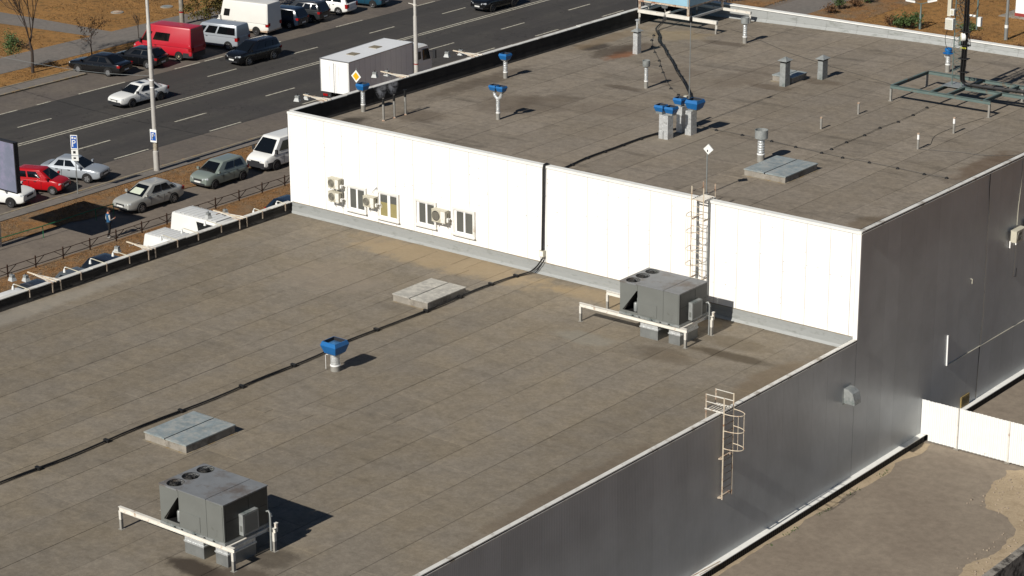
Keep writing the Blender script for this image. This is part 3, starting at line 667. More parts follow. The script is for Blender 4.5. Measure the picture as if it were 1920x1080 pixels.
drum_vent(-70.7, 110.25, 10.77, .12, 1.15, .245, .36, 'foil pipe with an open drum top by the blue sign frame')
drum_vent(-69.05, 98.15, 10.81, .10, 1.18, .20, .33, 'foil pipe with an open drum top in the middle of the upper roof')
drum_vent(-56.26, 89.38, 10.97, .165, 1.12, .31, .42, 'thick grey pipe with an open drum top behind the zinc hatch')
def chimney(x, y, z, sx, sy, h, cap, label):
    t = thing('square_chimney', label, 'chimney', (x, y, z), 0, 'square metal chimneys with pyramid caps')
    square_duct(t, sx, sy, h, M_GALV, joint=.36)
    b = MB(); b.box(-sx/2-.02, sx/2+.02, -sy/2-.02, sy/2+.02, h, h+.03); [b.box(a-.012, a+.012, c-.012, c+.012, h+.03, h+.10) for a in (-sx*.42, sx*.42) for c in (-sy*.42, sy*.42)]; b.build('cap_leg', M_BLACK, t)
    b = MB(); ay = (sy+.24)/(sx+.24); b.sq([(cap/2, h+.10), (cap/2, h+.115), (.012, h+.30)], (0, 0, 0), ay); b.build('pyramid_cap', M_GALV, t)
    return t
chimney(-63.22, 102.58, 10.94, .33, .47, 1.26, .56, 'square metal chimney with a pyramid cap in front of the small hatch')
chimney(-62.4, 105.05, 10.95, .30, .52, 1.0, .52, 'shorter square metal chimney with a pyramid cap, right of the small hatch')
t = thing('square_chimney', 'square chimney with rust at its foot and a thin pipe through its flat cap', 'chimney', (-74.35, 104.75, 10.68), 0)
square_duct(t, .30, .36, 1.2, M_FOIL)
b = MB(); b.box(-.155, .155, -.185, .185, .0, .13); b.build('rusty_foot', M_RUST, t)
b = MB(); b.box(-.13, .13, -.16, .16, 1.2, 1.3); b.build('throat', M_BLACK, t)
b = MB(); b.sq([(.26, 1.30), (.26, 1.31), (.08, 1.44)], ay=1.1); b.build('flat_cap', M_GALV, t)
b = MB(); b.lathe([(.06, 1.44), (.06, 1.86)], n=12); b.lathe([(.07, 1.93), (.125, 1.92), (.125, 1.94), (.02, 1.99)], n=12); b.bar((0, 0, 1.86), (0, 0, 1.94), .02); b.build('thin_pipe', M_FOIL, t)
for (x, y, h), lb in zip(((-76.16, 85.2, 1.18), (-76.11, 85.97, 1.21), (-76.06, 86.77, 1.27)), ('nearest of three thin sooty pipes, giving off dark smoke', 'middle of three thin sooty pipes, giving off dark smoke', 'farthest of three thin sooty pipes, with a small cap and no smoke')):
    t = thing('flue_pipe', lb, 'flue pipe', (x, y, zu(x)), 0, 'thin flue pipes by the left parapet')
    b = MB(); b.lathe([(.06, -.03), (.06, h)], n=12); b.build('pipe', M_CEM, t)
    b = MB(); b.lathe([(.062, h-.32), (.066, h-.02), (.066, h), (.05, h), (.05, h-.1), (.0001, h-.1)], n=12); b.build('sooty_end', M_BLACK, t)
    b = MB(); b.lathe([(.11, -.03), (.075, .04), (.062, .06)], n=12); b.build('rust_collar', M_RUST, t)
    if h > 1.25: b = MB(); b.lathe([(.1, h+.03), (.1, h+.05), (.02, h+.08)], n=12); b.bar((0, 0, h-.02), (0, 0, h+.04), .03); b.build('cap', M_BLACK, t)
for (x, y, h), lb in zip(((-57.06, 96.11, .6), (-57.04, 99.67, .61), (-51.43, 95.67, .8), (-51.44, 99.24, .82)), ('short vent stub nearer the drum topped pipe, in the middle of the upper roof', 'short vent stub with an orange top, nearer the mast frame', 'short vent stub with wires tied round it', 'tall vent stub with a white band, in front of the mast frame corner')):
    t = thing('vent_stub', lb, 'vent stub', (x, y, 10.965), 0, 'short vent stubs on the upper roof')
    b = MB(); b.lathe([(.055, -.02), (.055, h*.62)], n=12); b.build('pipe', M_CEM, t)
    b = MB(); b.lathe([(.058, h*.62), (.058, h-.04)], n=12); b.build('band', M_SASH if h > .7 else M_CEM, t)
    b = MB(); b.lathe([(.068, h-.06), (.068, h), (.045, h), (.045, h-.05), (.0001, h-.05)], n=12); b.build('rim', M_RUST, t)
# smoke from two of the flues
def smoke_mat():
    m = D.materials.new('smoke'); m.use_nodes = True; nt = m.node_tree; N = nt.nodes; N.remove(N['Principled BSDF'])
    v = N.new('ShaderNodeVolumePrincipled'); v.inputs['Color'].default_value = (.62, .62, .64, 1)
    n = N.new('ShaderNodeTexNoise'); n.inputs['Scale'].default_value = 4.5; n.inputs['Detail'].default_value = 5; n.inputs['Distortion'].default_value = .7
    tc = N.new('ShaderNodeTexCoord'); nt.links.new(tc.outputs['Object'], n.inputs['Vector'])
    l = N.new('ShaderNodeVectorMath'); l.operation = 'LENGTH'
    mp = N.new('ShaderNodeMapping'); mp.inputs['Scale'].default_value = (1/.36, 1/.42, 1/.5); nt.links.new(tc.outputs['Object'], mp.inputs[0]); nt.links.new(mp.outputs[0], l.inputs[0])
    a = N.new('ShaderNodeMapRange'); nt.links.new(n.outputs[0], a.inputs[0]); a.inputs[1].default_value = .46; a.inputs[2].default_value = .72; a.inputs[3].default_value = 0; a.inputs[4].default_value = 4.5
    r = N.new('ShaderNodeMapRange'); nt.links.new(l.outputs['Value'], r.inputs[0]); r.inputs[1].default_value = .35; r.inputs[2].default_value = 1; r.inputs[3].default_value = 1; r.inputs[4].default_value = 0
    mu = N.new('ShaderNodeMath'); mu.operation = 'MULTIPLY'; nt.links.new(a.outputs[0], mu.inputs[0]); nt.links.new(r.outputs[0], mu.inputs[1])
    nt.links.new(mu.outputs[0], v.inputs['Density']); nt.links.new(v.outputs[0], N['Material Output'].inputs['Volume'])
    return m
M_SMOKE = smoke_mat()
for (x, y, z), lb in (((-76.28, 85.18, 12.2), 'grey smoke drifting from the nearest thin flue'), ((-76.2, 85.95, 12.28), 'grey smoke drifting from the middle thin flue')):
    b = MB(); b.lathe([(.05, -.5), (.16, -.4), (.3, -.1), (.36, .15), (.26, .4), (.08, .5)], n=14); o = b.build('smoke', M_SMOKE); o.location = (x, y, z); o['kind'] = 'stuff'; o['label'] = lb

# ------------------------------------------------------------------ cables and wires on the roofs
low_c = [(-64.2, 44), (-64.15, 49.94), (-64.0, 53.2), (-64.05, 57.05), (-63.9, 60.84), (-63.95, 63.83), (-63.9, 66.94), (-64.12, 69.05), (-63.95, 72.65), (-63.88, 75.17), (-63.95, 77.5), (-63.85, 79.6), (-63.6, 80.7)]
def smooth(pts, n=4):
    pts = [Vector(p) for p in pts]; out = []
    for i in range(len(pts)-1):
        a, b, c, d = pts[max(0, i-1)], pts[i], pts[i+1], pts[min(len(pts)-1, i+2)]
        for k in range(n):
            u = k/n; out.append(.5*((2*b)+(c-a)*u+(2*a-5*b+4*c-d)*u*u+(3*b-a-3*c+d)*u**3))
    return out+[pts[-1]]
t = thing('power_cable', 'thick black cable bundle crossing the low roof and climbing the white wall', 'cable', (-63.9, 62, ZR), 0)
P3 = [(x, y, ZR+.07) for x, y in low_c]+[(-63.3, 81.1, ZR+.25), (-63.0, 81.25, ZR+.7), (-62.98, 81.30, 7.1)]
S1 = smooth(P3)
for k, (ox, r_) in enumerate(((0, .034), (.085, .018), (-.07, .016))):
    b = MB(); b.tube([(p.x+ox+.02*math.sin(i*.9+k), p.y, p.z-(.03 if k else 0)) for i, p in enumerate(S1)], r_, 6); b.build('strand', M_CABLE, t, world=True)
for i in range(6, len(S1)-14, 4):
    b = MB(); p = S1[i]; b.box(p.x-.12, p.x+.15, p.y-.06, p.y+.06, ZR, ZR+.13); b.build('clip', M_BLACK, t, world=True)
b = MB(); b.tube([(-62.98, 81.30, 7.3), (-62.97, 81.33, 8.5), (-62.93, 81.32, 10), (-62.9, 81.30, 11.3), (-62.88, 81.33, 11.5), (-62.86, 81.5, 11.52), (-62.85, 81.72, 11.4), (-62.9, 81.85, 11.1)], .06, 8); b.build('riser', M_CABLE, t, world=True)
t = thing('junction_box', 'small pale junction box on the cable riser at the foot of the white wall', 'junction box', (-62.98, 81.27, 7.05))
b = MB(); b.box(-.12, .12, -.06, .12, 0, .30); b.build('box', M_BEIGE, t); b = MB(); b.box(-.09, .09, -.068, -.061, .03, .27); b.build('lid', M_SASH, t)
t = thing('power_cable', 'thick black cable snaking over the upper roof from the white wall to the blue sign', 'cable', (-63, 90, 10.95))
up = [(-62.9, 82.0, 11.0), (-62.93, 83.0, 10.99), (-63.12, 84.92, 10.99), (-63.1, 87.04, 11.0), (-63.09, 89.22, 11.0), (-62.9, 90.9, 11.0), (-62.75, 92.2, 11.0), (-63.3, 93.8, 11.0), (-64.4, 95.6, 10.97), (-65.87, 97.72, 10.93), (-67.2, 99.3, 10.9), (-68.5, 100.77, 10.87), (-69.9, 102.3, 10.83), (-71.28, 103.88, 10.81), (-72.6, 105.3, 10.78), (-73.68, 106.56, 10.76), (-75.0, 107.9, 10.73), (-75.91, 109.22, 10.72), (-76.9, 110.3, 10.8), (-77.0, 111.2, 11.1), (-77.0, 111.42, 11.55)]
S2 = smooth(up, 3)
for k, (ox, r_) in enumerate(((0, .036), (.075, .02), (-.065, .018))):
    b = MB(); b.tube([(p.x+ox+.015*math.sin(i*.8+k), p.y+ox*.5, p.z-(.02 if k else 0)) for i, p in enumerate(S2)], r_, 6); b.build('strand', M_CABLE, t, world=True)
for i in range(2, len(S2)-8, 2):
    b = MB(); p = S2[i]; b.cbox((p.x+.03, p.y, zu(p.x)+.04), .20, .09, .09); b.build('clip', M_BLACK, t, world=True)
def wire(pts, label, holders=True, r=.011, z=.06):
    t = thing('lightning_wire', label, 'wire', (pts[0][0], pts[0][1], zu(pts[0][0])), 0, 'thin lightning wires on the upper roof')
    b = MB(); b.tube([(x, y, zu(x)+z) for x, y in pts], r, 5); b.build('wire', M_WIRE, t, world=True)
    if holders:
        for x, y in pts: b = MB(); b.lathe([(.095, 0), (.085, .05), (.04, .085), (.02, .09)], (x, y, zu(x)), 8, False); b.build('wire_holder', M_BLACK, t, world=True)
wire([(-76.29, 109.16), (-75.63, 108.02), (-74.62, 106.63), (-73.61, 105.45), (-72.15, 103.8), (-71.34, 102.74), (-70.33, 101.55), (-68.87, 99.8), (-67.84, 98.71), (-66.7, 97.75)], 'thin wire on black holders running beside the thick upper cable')
wire([(-62.29, 92.9), (-61.0, 92.76), (-59.47, 92.74), (-57.72, 92.64), (-56.23, 92.43), (-54.69, 92.28), (-53.47, 92.15), (-52.05, 92.18), (-50.5, 92.1), (-49.04, 91.97), (-47.93, 92.04)], 'thin wire on black holders running across from the cowl cluster to the right edge')
wire([(-54.86, 102.79), (-54.69, 101.06), (-54.64, 99.47), (-54.78, 97.91), (-54.68, 96.25), (-54.73, 94.62), (-54.66, 93.12)], 'thin wire on black holders running from the mast frame towards the crossing wire')
wire([(-73.4, 112.9), (-72.32, 112.5), (-67.16, 109.36), (-63.37, 107.67), (-58.62, 105.99), (-57.1, 105.2)], 'bare wire lying slack between the blue sign and the mast frame', False, .012, .03)
wire(smooth([(-51.43, 95.67), (-50.6, 95.9), (-49.5, 96.3), (-48.41, 96.5), (-47.3, 97.3), (-46.6, 98.5)]), 'slack wire curving from the wire wrapped stub to the right edge', False, .01, .03)
wire(smooth([(-51.43, 95.67), (-51.3, 96.6), (-51.9, 98.2), (-51.92, 100.2), (-51.6, 102.7)]), 'slack wire curving from the wire wrapped stub to the mast frame', False, .01, .03)

# ------------------------------------------------------------------ antennas and masts
t = thing('panel_antenna', 'thin pole with a small white diamond panel above the caged ladder', 'antenna', (-55.3, 83.4, 10.97))
b = MB(); b.tube([(0, 0, 0), (0, 0, 2.25)], .028, 8); b.build('pole', M_ZINC, t)
b = MB(); b.extr([(0, -.24), (.24, 0), (0, .24), (-.24, 0)], -.03, .03); o = b.build('panel', M_SIGNW, t); o.location = (.1, -.06, 2.12); o.rotation_euler = (0, 0, R(10))
b = MB(); b.box(-.04, .1, -.1, -.02, 2.0, 2.1); b.bar((0, 0, 2.05), (.1, -.05, 2.15), .03); b.build('bracket', M_BLACK, t)
b = MB(); b.box(-.12, .12, -.12, .12, -.02, .03); b.build('foot', M_CEM, t)
t = thing('lightning_rod', 'tall thin rod rising behind the cowl cluster', 'lightning rod', (-62.45, 92.45, 10.95))
b = MB(); b.tube([(0, 0, 0), (.02, 0, 2.8), (.03, 0, 5.55)], .025, 6, [.028, .022, .018]); b.build('rod', M_ZINC, t)
b = MB(); b.lathe([(.03, 5.3), (.08, 5.36), (.08, 5.55), (.03, 5.6), (.012, 5.75), (.004, 6.1)], (.03, 0, 0), 8); b.build('tip', M_BLACK, t)
t = thing('stub_post', 'pale square post standing behind the cowl cluster', 'post', (-62.66, 92.5, 10.95))
b = MB(); b.box(-.055, .055, -.055, .055, -.02, 1.45); b.build('post', M_RUSTW, t); b = MB(); b.box(-.09, .09, -.09, .09, 1.45, 1.58); b.build('cap', M_BEIGE, t)

# steel frame of the radio mast
FZ = 11.74
t = thing('mast_frame', 'green grey steel platform frame on short legs carrying the radio mast', 'steel frame', (-54.3, 104.8, 10.97))
def beam(a, b_, nm='beam'): q = MB(); q.ibeam(a, b_, .12, .17); q.build(nm, M_STEELG, t, world=True)
beam((-57.1, 102.95, FZ), (-51.42, 102.95, FZ)); beam((-57.05, 103.02, FZ-.002), (-57.05, 106.74, FZ-.002)); beam((-57.1, 106.8, FZ), (-47.5, 106.8, FZ))
beam((-54.82, 103.02, FZ-.003), (-54.82, 104.74, FZ-.003)); beam((-53.89, 103.02, FZ-.003), (-53.89, 106.74, FZ-.003)); beam((-51.84, 103.02, FZ-.003), (-51.84, 106.74, FZ-.003)); beam((-54.88, 104.8, FZ), (-48.0, 105.05, FZ-.006)); beam((-48.4, 105.2, FZ-.003), (-48.4, 106.74, FZ-.003))
q = MB(); q.box(-54.95, -53.95, 104.35, 105.45, FZ+.088, FZ+.10); q.build('base_plate', M_GALV, t, world=True)
for (x, y) in ((-57.08, 103.0), (-51.48, 102.98), (-57.08, 106.8), (-51.57, 106.8), (-48.5, 106.8), (-48.6, 105.1)):
    q = MB(); q.box(x-.05, x+.05, y-.05, y+.05, 10.93, 11.655); q.box(x-.1, x+.1, y-.1, y+.1, 10.93, 10.985); q.build('leg', M_CEM, t, world=True)
t = thing('radio_mast', 'lattice radio mast standing on the green grey frame', 'mast', (-54.3, 104.9, FZ+.1))
legs = [(-.30, -.06), (.26, -.06), (-.02, .42)]; top = 7.2
for x, y in legs: b = MB(); b.tube([(x, y, 0), (x*.96-.03, y*.96, top)], .03, 8); b.build('leg', M_STEELG, t)
n = 22
for i in range(n):
    z0, z1 = .1+(top-.2)*i/n, .1+(top-.2)*(i+1)/n
    b = MB()
    for k in range(3):
        a, c = legs[k], legs[(k+1) % 3]
        if i % 2: a, c = c, a
        b.tube([(a[0]-.03*z0/top, a[1], z0), (c[0]-.03*z1/top, c[1], z1)], .011, 4); b.tube([(a[0], a[1], z1), (c[0], c[1], z1)], .009, 4)
    b.build('brace', M_STEELG, t)
t = thing('cable_bundle', 'thick black bundle of cables running down the mast and along the frame', 'cables', (-54.0, 104.85, FZ+.1))
rr = random.Random(3)
for k in range(12):
    ox, oy = rr.uniform(-.14, .16), rr.uniform(-.10, .10); ze = rr.choice((3.6, 4.4, 5.6, 7.0))
    pts = [(.06+ox*1.2, oy-.1, ze), (.05+ox, oy-.1, ze*.7), (.03+ox, oy-.1, ze*.35), (ox*.9, oy-.1, .7), (.06+ox*.8, oy-.08, .28), (.35+ox*.3, oy, .1+.03*(k % 3)), (1.2, .05+oy*1.3, .07+.04*(k % 3)), (3.2, .3+oy*1.3, .07+.04*(k % 3)), (6.0, .5+oy*1.3, .06+.04*(k % 3))]
    b = MB(); b.tube(smooth(pts, 3), .036, 6); b.build('cable', M_CABLE, t)
for k in range(16):
    x0, y0, z0 = rr.uniform(-.35, .45), rr.uniform(-.25, .3), rr.uniform(2.0, 4.6); b = MB(); b.tube(smooth([(x0, y0, z0), (x0+rr.uniform(-.3, .3), y0+rr.uniform(-.2, .1), z0+rr.uniform(-.1, .5)), (x0+rr.uniform(-.25, .25), y0-.05, z0+rr.uniform(.5, 1.1)), (rr.uniform(-.2, .3), 0, z0+1.5)], 3), .013, 4); b.build('loose_lead', M_CABLE, t)
for z in (.75, 1.45, 2.15, 2.85): b = MB(); b.box(-.2, .32, -.27, .06, z, z+.04); b.build('strap', M_BLACK, t)
b = MB(); [b.box(-.12+.09*k, -.07+.09*k, -.236, -.225, 2.0, 2.08) for k in range(4)]; b.build('tape', G('yellow_tape', 'a8a83a', .6, var=.05), t)
for x in (.5, 1.1, 1.7, 2.3, 2.9): b = MB(); b.box(x, x+.04, -.2+x*.12, .25+x*.12, .02, .20); b.build('strap', M_BLACK, t)
def on_mast(nm, label, cat, loc): return thing(nm, label, cat, loc)
t = on_mast('radio_unit', 'white ribbed radio box on the left of the mast', 'radio unit', (-54.82, 104.72, 14.72))
b = MB(); b.box(-.22, .22, -.13, .13, 0, .56); b.build('housing', M_SIGNW, t)
for x in [-.19+.05*k for k in range(8)]: b = MB(); b.box(x, x+.02, -.155, -.131, .04, .52); b.build('fin', M_BEIGE, t)
b = MB(); b.bar((.15, .1, .28), (.32, .15, .28), .05); b.build('bracket', M_STEELG, t)
t = on_mast('dish_antenna', 'round cream dish antenna on the mast below the radio box', 'dish antenna', (-54.12, 104.62, 14.42))
b = MB(); b.lathe([(.20, .0), (.215, .02), (.21, .2), (.12, .26)], n=20); o = b.build('shroud', M_SIGNW, t); o.rotation_euler = (R(90), 0, R(-38)); o.rotation_euler = Vector((.70, .55, .0)).to_track_quat('Z', 'Y').to_euler()
b = MB(); b.lathe([(.20, -.004), (.1, -.02), (.0001, -.024)], n=20); o2 = b.build('cover', G('cream_cover', 'd9d0b2', .6, var=.05), t); o2.rotation_euler = o.rotation_euler
b = MB(); b.box(-.12, .02, -.02, .1, -.45, .0); b.build('bracket', M_STEELG, t)
t = on_mast('panel_antenna', 'tall pale panel antenna at the top left of the mast', 'antenna', (-54.98, 104.9, 15.35)); b = MB(); b.box(-.10, .10, -.07, .07, 0, 1.8); b.build('radome', M_BEIGE, t); b = MB(); b.bar((.1, 0, .3), (.4, 0, .3), .04); b.bar((.1, 0, 1.2), (.4, 0, 1.2), .04); b.build('bracket', M_STEELG, t)
t = on_mast('radio_unit', 'small white box beside the tall panel antenna', 'radio unit', (-54.68, 104.68, 15.48)); b = MB(); b.box(-.11, .11, -.1, .08, 0, .30); b.build('housing', M_SIGNW, t); b = MB(); b.box(-.08, .08, -.106, -.101, .04, .26); b.build('face', M_BEIGE, t)
t = on_mast('antenna_pipe', 'grey side pipe on a white arm at the right of the mast', 'antenna pipe', (-53.42, 104.9, 14.85)); b = MB(); b.tube([(0, 0, 0), (0, 0, 2.2)], .045, 8); b.build('pipe', M_STEELG, t); b = MB(); b.tube([(-.52, 0, .68), (-.08, 0, .68)], .06, 8); b.build('arm', M_SIGNW, t)
t = on_mast('radio_unit', 'slim white box on the side pipe right of the mast', 'radio unit', (-53.24, 104.86, 15.06)); b = MB(); b.box(-.09, .09, -.1, .1, 0, .46); b.build('housing', M_SIGNW, t); b = MB(); b.tube([(0, 0, 0), (.02, 0, -.15), (-.1, 0, -.22)], .012, 5); b.build('lead', M_CABLE, t)
for pts, lb in (([(-54.95, 104.7, 14.7), (-55.05, 104.7, 14.2), (-54.9, 104.7, 13.7), (-54.6, 104.75, 13.6)], 'loose black lead hanging below the white ribbed radio box'), ([(-54.0, 104.8, 16.0), (-53.8, 104.8, 15.5), (-53.55, 104.8, 15.7), (-53.3, 104.85, 16.2)], 'loose black lead drooping to the side pipe')):
    t = thing('cable_lead', lb, 'cable', pts[0]); b = MB(); b.tube(smooth(pts), .014, 5); b.build('lead', M_CABLE, t, world=True)

# ------------------------------------------------------------------ blue advertising sign on its steel frame
t = thing('rooftop_sign', 'pale blue rooftop sign box on a white steel frame at the far corner', 'sign', (-76.2, 113.3, 10.65))
def fb(a, b_, w=.14, nm='beam', m=M_RUSTW): q = MB(); q.bar(a, b_, w); q.build(nm, m, t, world=True)
fb((-79.02, 111.45, 11.38), (-73.40, 111.45, 11.38), .19); fb((-79.02, 115.1, 11.33), (-73.42, 115.1, 11.33), .15); fb((-75.42, 111.56, 11.36), (-75.42, 115.02, 11.36), .13); fb((-78.9, 111.56, 11.36), (-78.9, 115.02, 11.36), .13); fb((-77.2, 111.56, 11.36), (-77.2, 115.02, 11.36), .1)
for x, y in ((-78.95, 111.45), (-73.47, 111.45), (-73.49, 115.1), (-77.3, 115.1)):
    q = MB(); q.box(x-.05, x+.05, y-.05, y+.05, 10.45, 11.0); q.build('leg', M_CEM, t, world=True); fb((x, y, 11.0), (x, y, 11.28), .1, 'leg')
for x in (-78.95, -75.46):
    fb((x, 111.45, 11.48), (x, 111.45, 15.5), .12, 'post', M_RUST); fb((x, 115.05, 11.42), (x, 115.05, 15.5), .12, 'post', M_RUST)
fb((-78.98, 111.40, 12.02), (-75.40, 111.40, 12.02), .10, 'sign_rail', M_RUST); fb((-75.42, 111.5, 12.02), (-75.42, 115.0, 12.02), .08, 'sign_rail', M_RUST); fb((-78.9, 111.5, 12.02), (-78.9, 115.0, 12.02), .08, 'sign_rail', M_RUST)
q = MB(); q.box(-79.0, -75.40, 111.38, 111.44, 12.08, 15.4); q.build('front_sheet', M_LTBLUE, t, world=True)
q = MB(); q.box(-75.46, -75.40, 111.45, 115.1, 12.07, 15.4); q.build('side_sheet', M_LTBLUE, t, world=True)
q = MB(); q.box(-79.0, -78.94, 111.45, 115.1, 12.07, 15.4); q.box(-78.9, -75.5, 115.05, 115.1, 12.07, 15.4); q.build('side_sheet', M_LTBLUE, t, world=True)
fb((-77.0, 111.4, 11.5), (-76.7, 111.4, 11.62), .12, 'cable_bracket', M_RUSTW)
for x, lb in ((-78.65, 'white floodlight under the blue sign beside its corner post'), (-77.45, 'white floodlight under the blue sign above the black cable')):
    f = thing('floodlight', lb, 'floodlight', (x, 111.9, 11.65), 0, 'floodlights under the blue sign'); q = MB(); q.ring([[(-.14, -.06, .0), (.14, -.06, 0), (.14, .1, 0), (-.14, .1, 0)], [(-.19, -.12, .16), (.19, -.12, .16), (.19, .12, .2), (-.19, .12, .2)]]); q.build('housing', M_SIGNW, f); q = MB(); q.bar((0, 0, 0), (0, .1, -.22), .04); q.build('bracket', M_RUSTW, f)

# ------------------------------------------------------------------ ladders
def ladder(t, at, w, z0, z1, off, hoops, rail_z1, out, m):
    # at: (u) -> point on wall plane; u along wall, n outwards
    for s in (0, w):
        b = MB(); b.bar(at(s, off, z0), at(s, off, rail_z1), .055, .04); b.build('rail', m, t, world=True)
    n = int((z1-z0-.15)/.30)
    for i in range(n+1): b = MB(); z = z0+.15+i*.30; (b.bar(at(.02, off, z), at(w-.02, off, z), .045, .016) if off < .3 else b.tube([at(.02, off, z), at(w-.02, off, z)], .014, 6)); b.build('rung', m, t, world=True)
    hp = []
    for z in hoops:
        pts = [at(w/2-(w/2)*math.cos(a)*1.0, off+out*math.sin(a)**.8 if math.sin(a) > 0 else off, z) for a in [math.pi*k/14 for k in range(15)]]
        b = MB(); b.tube(pts, .017, 6); b.build('hoop', m, t, world=True); hp.append(pts)
    for k in (4, 7, 10):
        b = MB(); b.bar(hp[0][k], hp[-1][k], .03, .012); b.build('cage_strap', m, t, world=True)
t = thing('caged_ladder', 'rusty caged ladder on the white wall behind the far air unit', 'ladder', (-54.1, 81.2, 6.9))
aw = lambda u, n, z: (-54.42+u, YW-n, z)
ladder(t, aw, .62, 6.55, 11.5, .50, [10.95, 10.2, 9.4, 8.7], 12.1, .72, M_RUSTL)
for s in (0.04, .64): b = MB(); b.bar(aw(s, .10, 6.72), aw(s, .10, 11.42), .06, .06); b.build('wall_rail', M_ZINC, t, world=True)
for z in (7.9, 10.6, 6.9):
    for s in (0.02, .62): b = MB(); b.bar(aw(s, -.02 if z > 7 else .05, z), aw(s, .5, z), .05); b.build('bracket', M_RUST, t, world=True)
b = MB()
for k in range(7): b.bar(aw(-.02, .46-.14*k, 11.50), aw(.66, .46-.14*k, 11.50), .04, .03)
b.bar(aw(-.02, .5, 11.47), aw(-.02, -.42, 11.47), .04); b.bar(aw(.64, .5, 11.47), aw(.64, -.42, 11.47), .04); b.build('platform', M_RUSTW, t, world=True)
for s in (0., .62): b = MB(); b.bar(aw(s, -.4, 11.0), aw(s, -.4, 12.1), .045); b.bar(aw(s, -.4, 11.85), aw(s, .5, 11.85), .025); b.build('hand_rail', M_RUST, t, world=True)
t = thing('caged_ladder', 'white caged ladder with rust streaks on the shaded ribbed grey wall', 'ladder', (XR+.15, 71.3, 3.0))
ar = lambda u, n, z: (XR+n, 70.98+u, z)
ladder(t, ar, .68, 3.0, 6.6, .16, [6.66, 5.95, 5.2], 7.32, .72, M_RUSTL)
for z in (3.08, 4.75):
    for s in (0, .68): b = MB(); b.bar(ar(s-.08, .005, z), ar(s, .16, z), .07, .05); b.build('bracket', M_RUST, t, world=True)
    b = MB(); b.bar(ar(-.06, .04, z), ar(.74, .04, z), .06); b.build('wall_bar', M_RUST, t, world=True)
b = MB()
for k in range(7): b.bar(ar(-.02, .1-.13*k, 6.72), ar(.70, .1-.13*k, 6.72), .035, .025)
b.bar(ar(-.02, .16, 6.70), ar(-.02, -.72, 6.70), .04); b.bar(ar(.70, .16, 6.70), ar(.70, -.72, 6.70), .04); b.build('platform', M_RUSTW, t, world=True)
for s in (0., .68):
    b = MB(); b.bar(ar(s, -.68, 6.2), ar(s, -.68, 7.32), .045); b.build('hand_rail_post', M_RUST, t, world=True)
    for z in (7.30, 7.0): b = MB(); b.bar(ar(s, -.68, z), ar(s, .16, z), .025); b.build('hand_rail', M_RUSTW, t, world=True)

# ------------------------------------------------------------------ outdoor units on the walls
def outdoor_unit(loc, w, h, rz, label, grp, striped=False):
    d = .30
    t = thing('outdoor_unit', label, 'outdoor unit', loc, rz, grp)
    b = MB(); b.box(-w/2, w/2, -d, 0, 0, h); b.box(-w/2-.012, w/2+.012, -d-.012, .012, h, h+.02); b.build('casing', M_BEIGE, t)
    cx, cz, r = -w*.19, h*.52, min(h*.43, w*.30)
    b = MB(); ri = [[(cx+rr_*math.cos(2*math.pi*k/20), yy, cz+rr_*math.sin(2*math.pi*k/20)) for k in range(20)] for rr_, yy in ((r, -d-.004), (r*.95, -d-.012))]; b.ring(ri, True, True); b.build('fan_opening', M_DARKCOIL, t)
    g = MB()
    if striped: [g.box(cx-r*.9+.065*k, cx-r*.9+.065*k+.015, -d-.02, -d-.013, cz-.8*r*math.sqrt(max(.05, 1-((-.9*r+.065*k)/r)**2)), cz+.8*r*math.sqrt(max(.05, 1-((-.9*r+.065*k)/r)**2))) for k in range(int(1.8*r/.065)+1)]
    else:
        for rr_ in (.95, .7, .45, .2): g.tube([(cx+r*rr_*math.cos(2*math.pi*k/20), -d-.018, cz+r*rr_*math.sin(2*math.pi*k/20)) for k in range(21)], .008, 4, caps=False)
    g.build('grille', M_BEIGE, t)
    b = MB(); b.box(w*.17, w/2-.01, -d-.006, -d-.001, .03, h-.02); b.build('side_cover', M_FRAME, t)
    b = MB(); b.box(w/2+.001, w/2+.07, -d*.6, -d*.2, .05, h*.42); b.build('valve_cover', M_SASH, t)
    b = MB(); [b.box(w/2+.001, w/2+.006, -.12, -.04, h*.4+.05*k, h*.4+.05*k+.03) for k in range(5)]; b.build('side_louvre', M_BLACK, t)
    for x in (-w*.32, w*.32): b = MB(); b.box(x-.025, x+.025, -d, .12, -.05, -.012); b.box(x-.025, x+.025, .06, .12, -.35, -.05); b.build('bracket', M_SASH, t)
    b = MB(); b.tube(smooth([(w/2+.06, -.1, h*.3), (w/2+.16, .0, h*.42), (w/2+.2, .08, h*.2), (w/2+.17, .1, -.02)]), .016, 6); b.build('pipe', M_SASH, t)
    return t
GO = 'outdoor units on the white wall'
outdoor_unit((-75.88, YW-.12, 8.10), .70, .50, 0, 'upper of two stacked outdoor units on the white wall', GO)
outdoor_unit((-75.88, YW-.12, 7.40), .70, .50, 0, 'lower of two stacked outdoor units on the white wall', GO)
outdoor_unit((-73.56, YW-.12, 7.56), .70, .52, 0, 'single outdoor unit between the first and second windows', GO)
outdoor_unit((-69.06, YW-.12, 7.63), .84, .60, 0, 'largest outdoor unit, overlapping the third window', GO, True)
outdoor_unit((XR+.16, 95.55, 7.52), .95, .55, R(90), 'outdoor unit on the grey wall, nearer of two', 'outdoor units on the grey wall')
outdoor_unit((XR+.16, 97.05, 7.55), .95, .62, R(90), 'outdoor unit on the grey wall, cut off by the right edge of the photo', 'outdoor units on the grey wall')
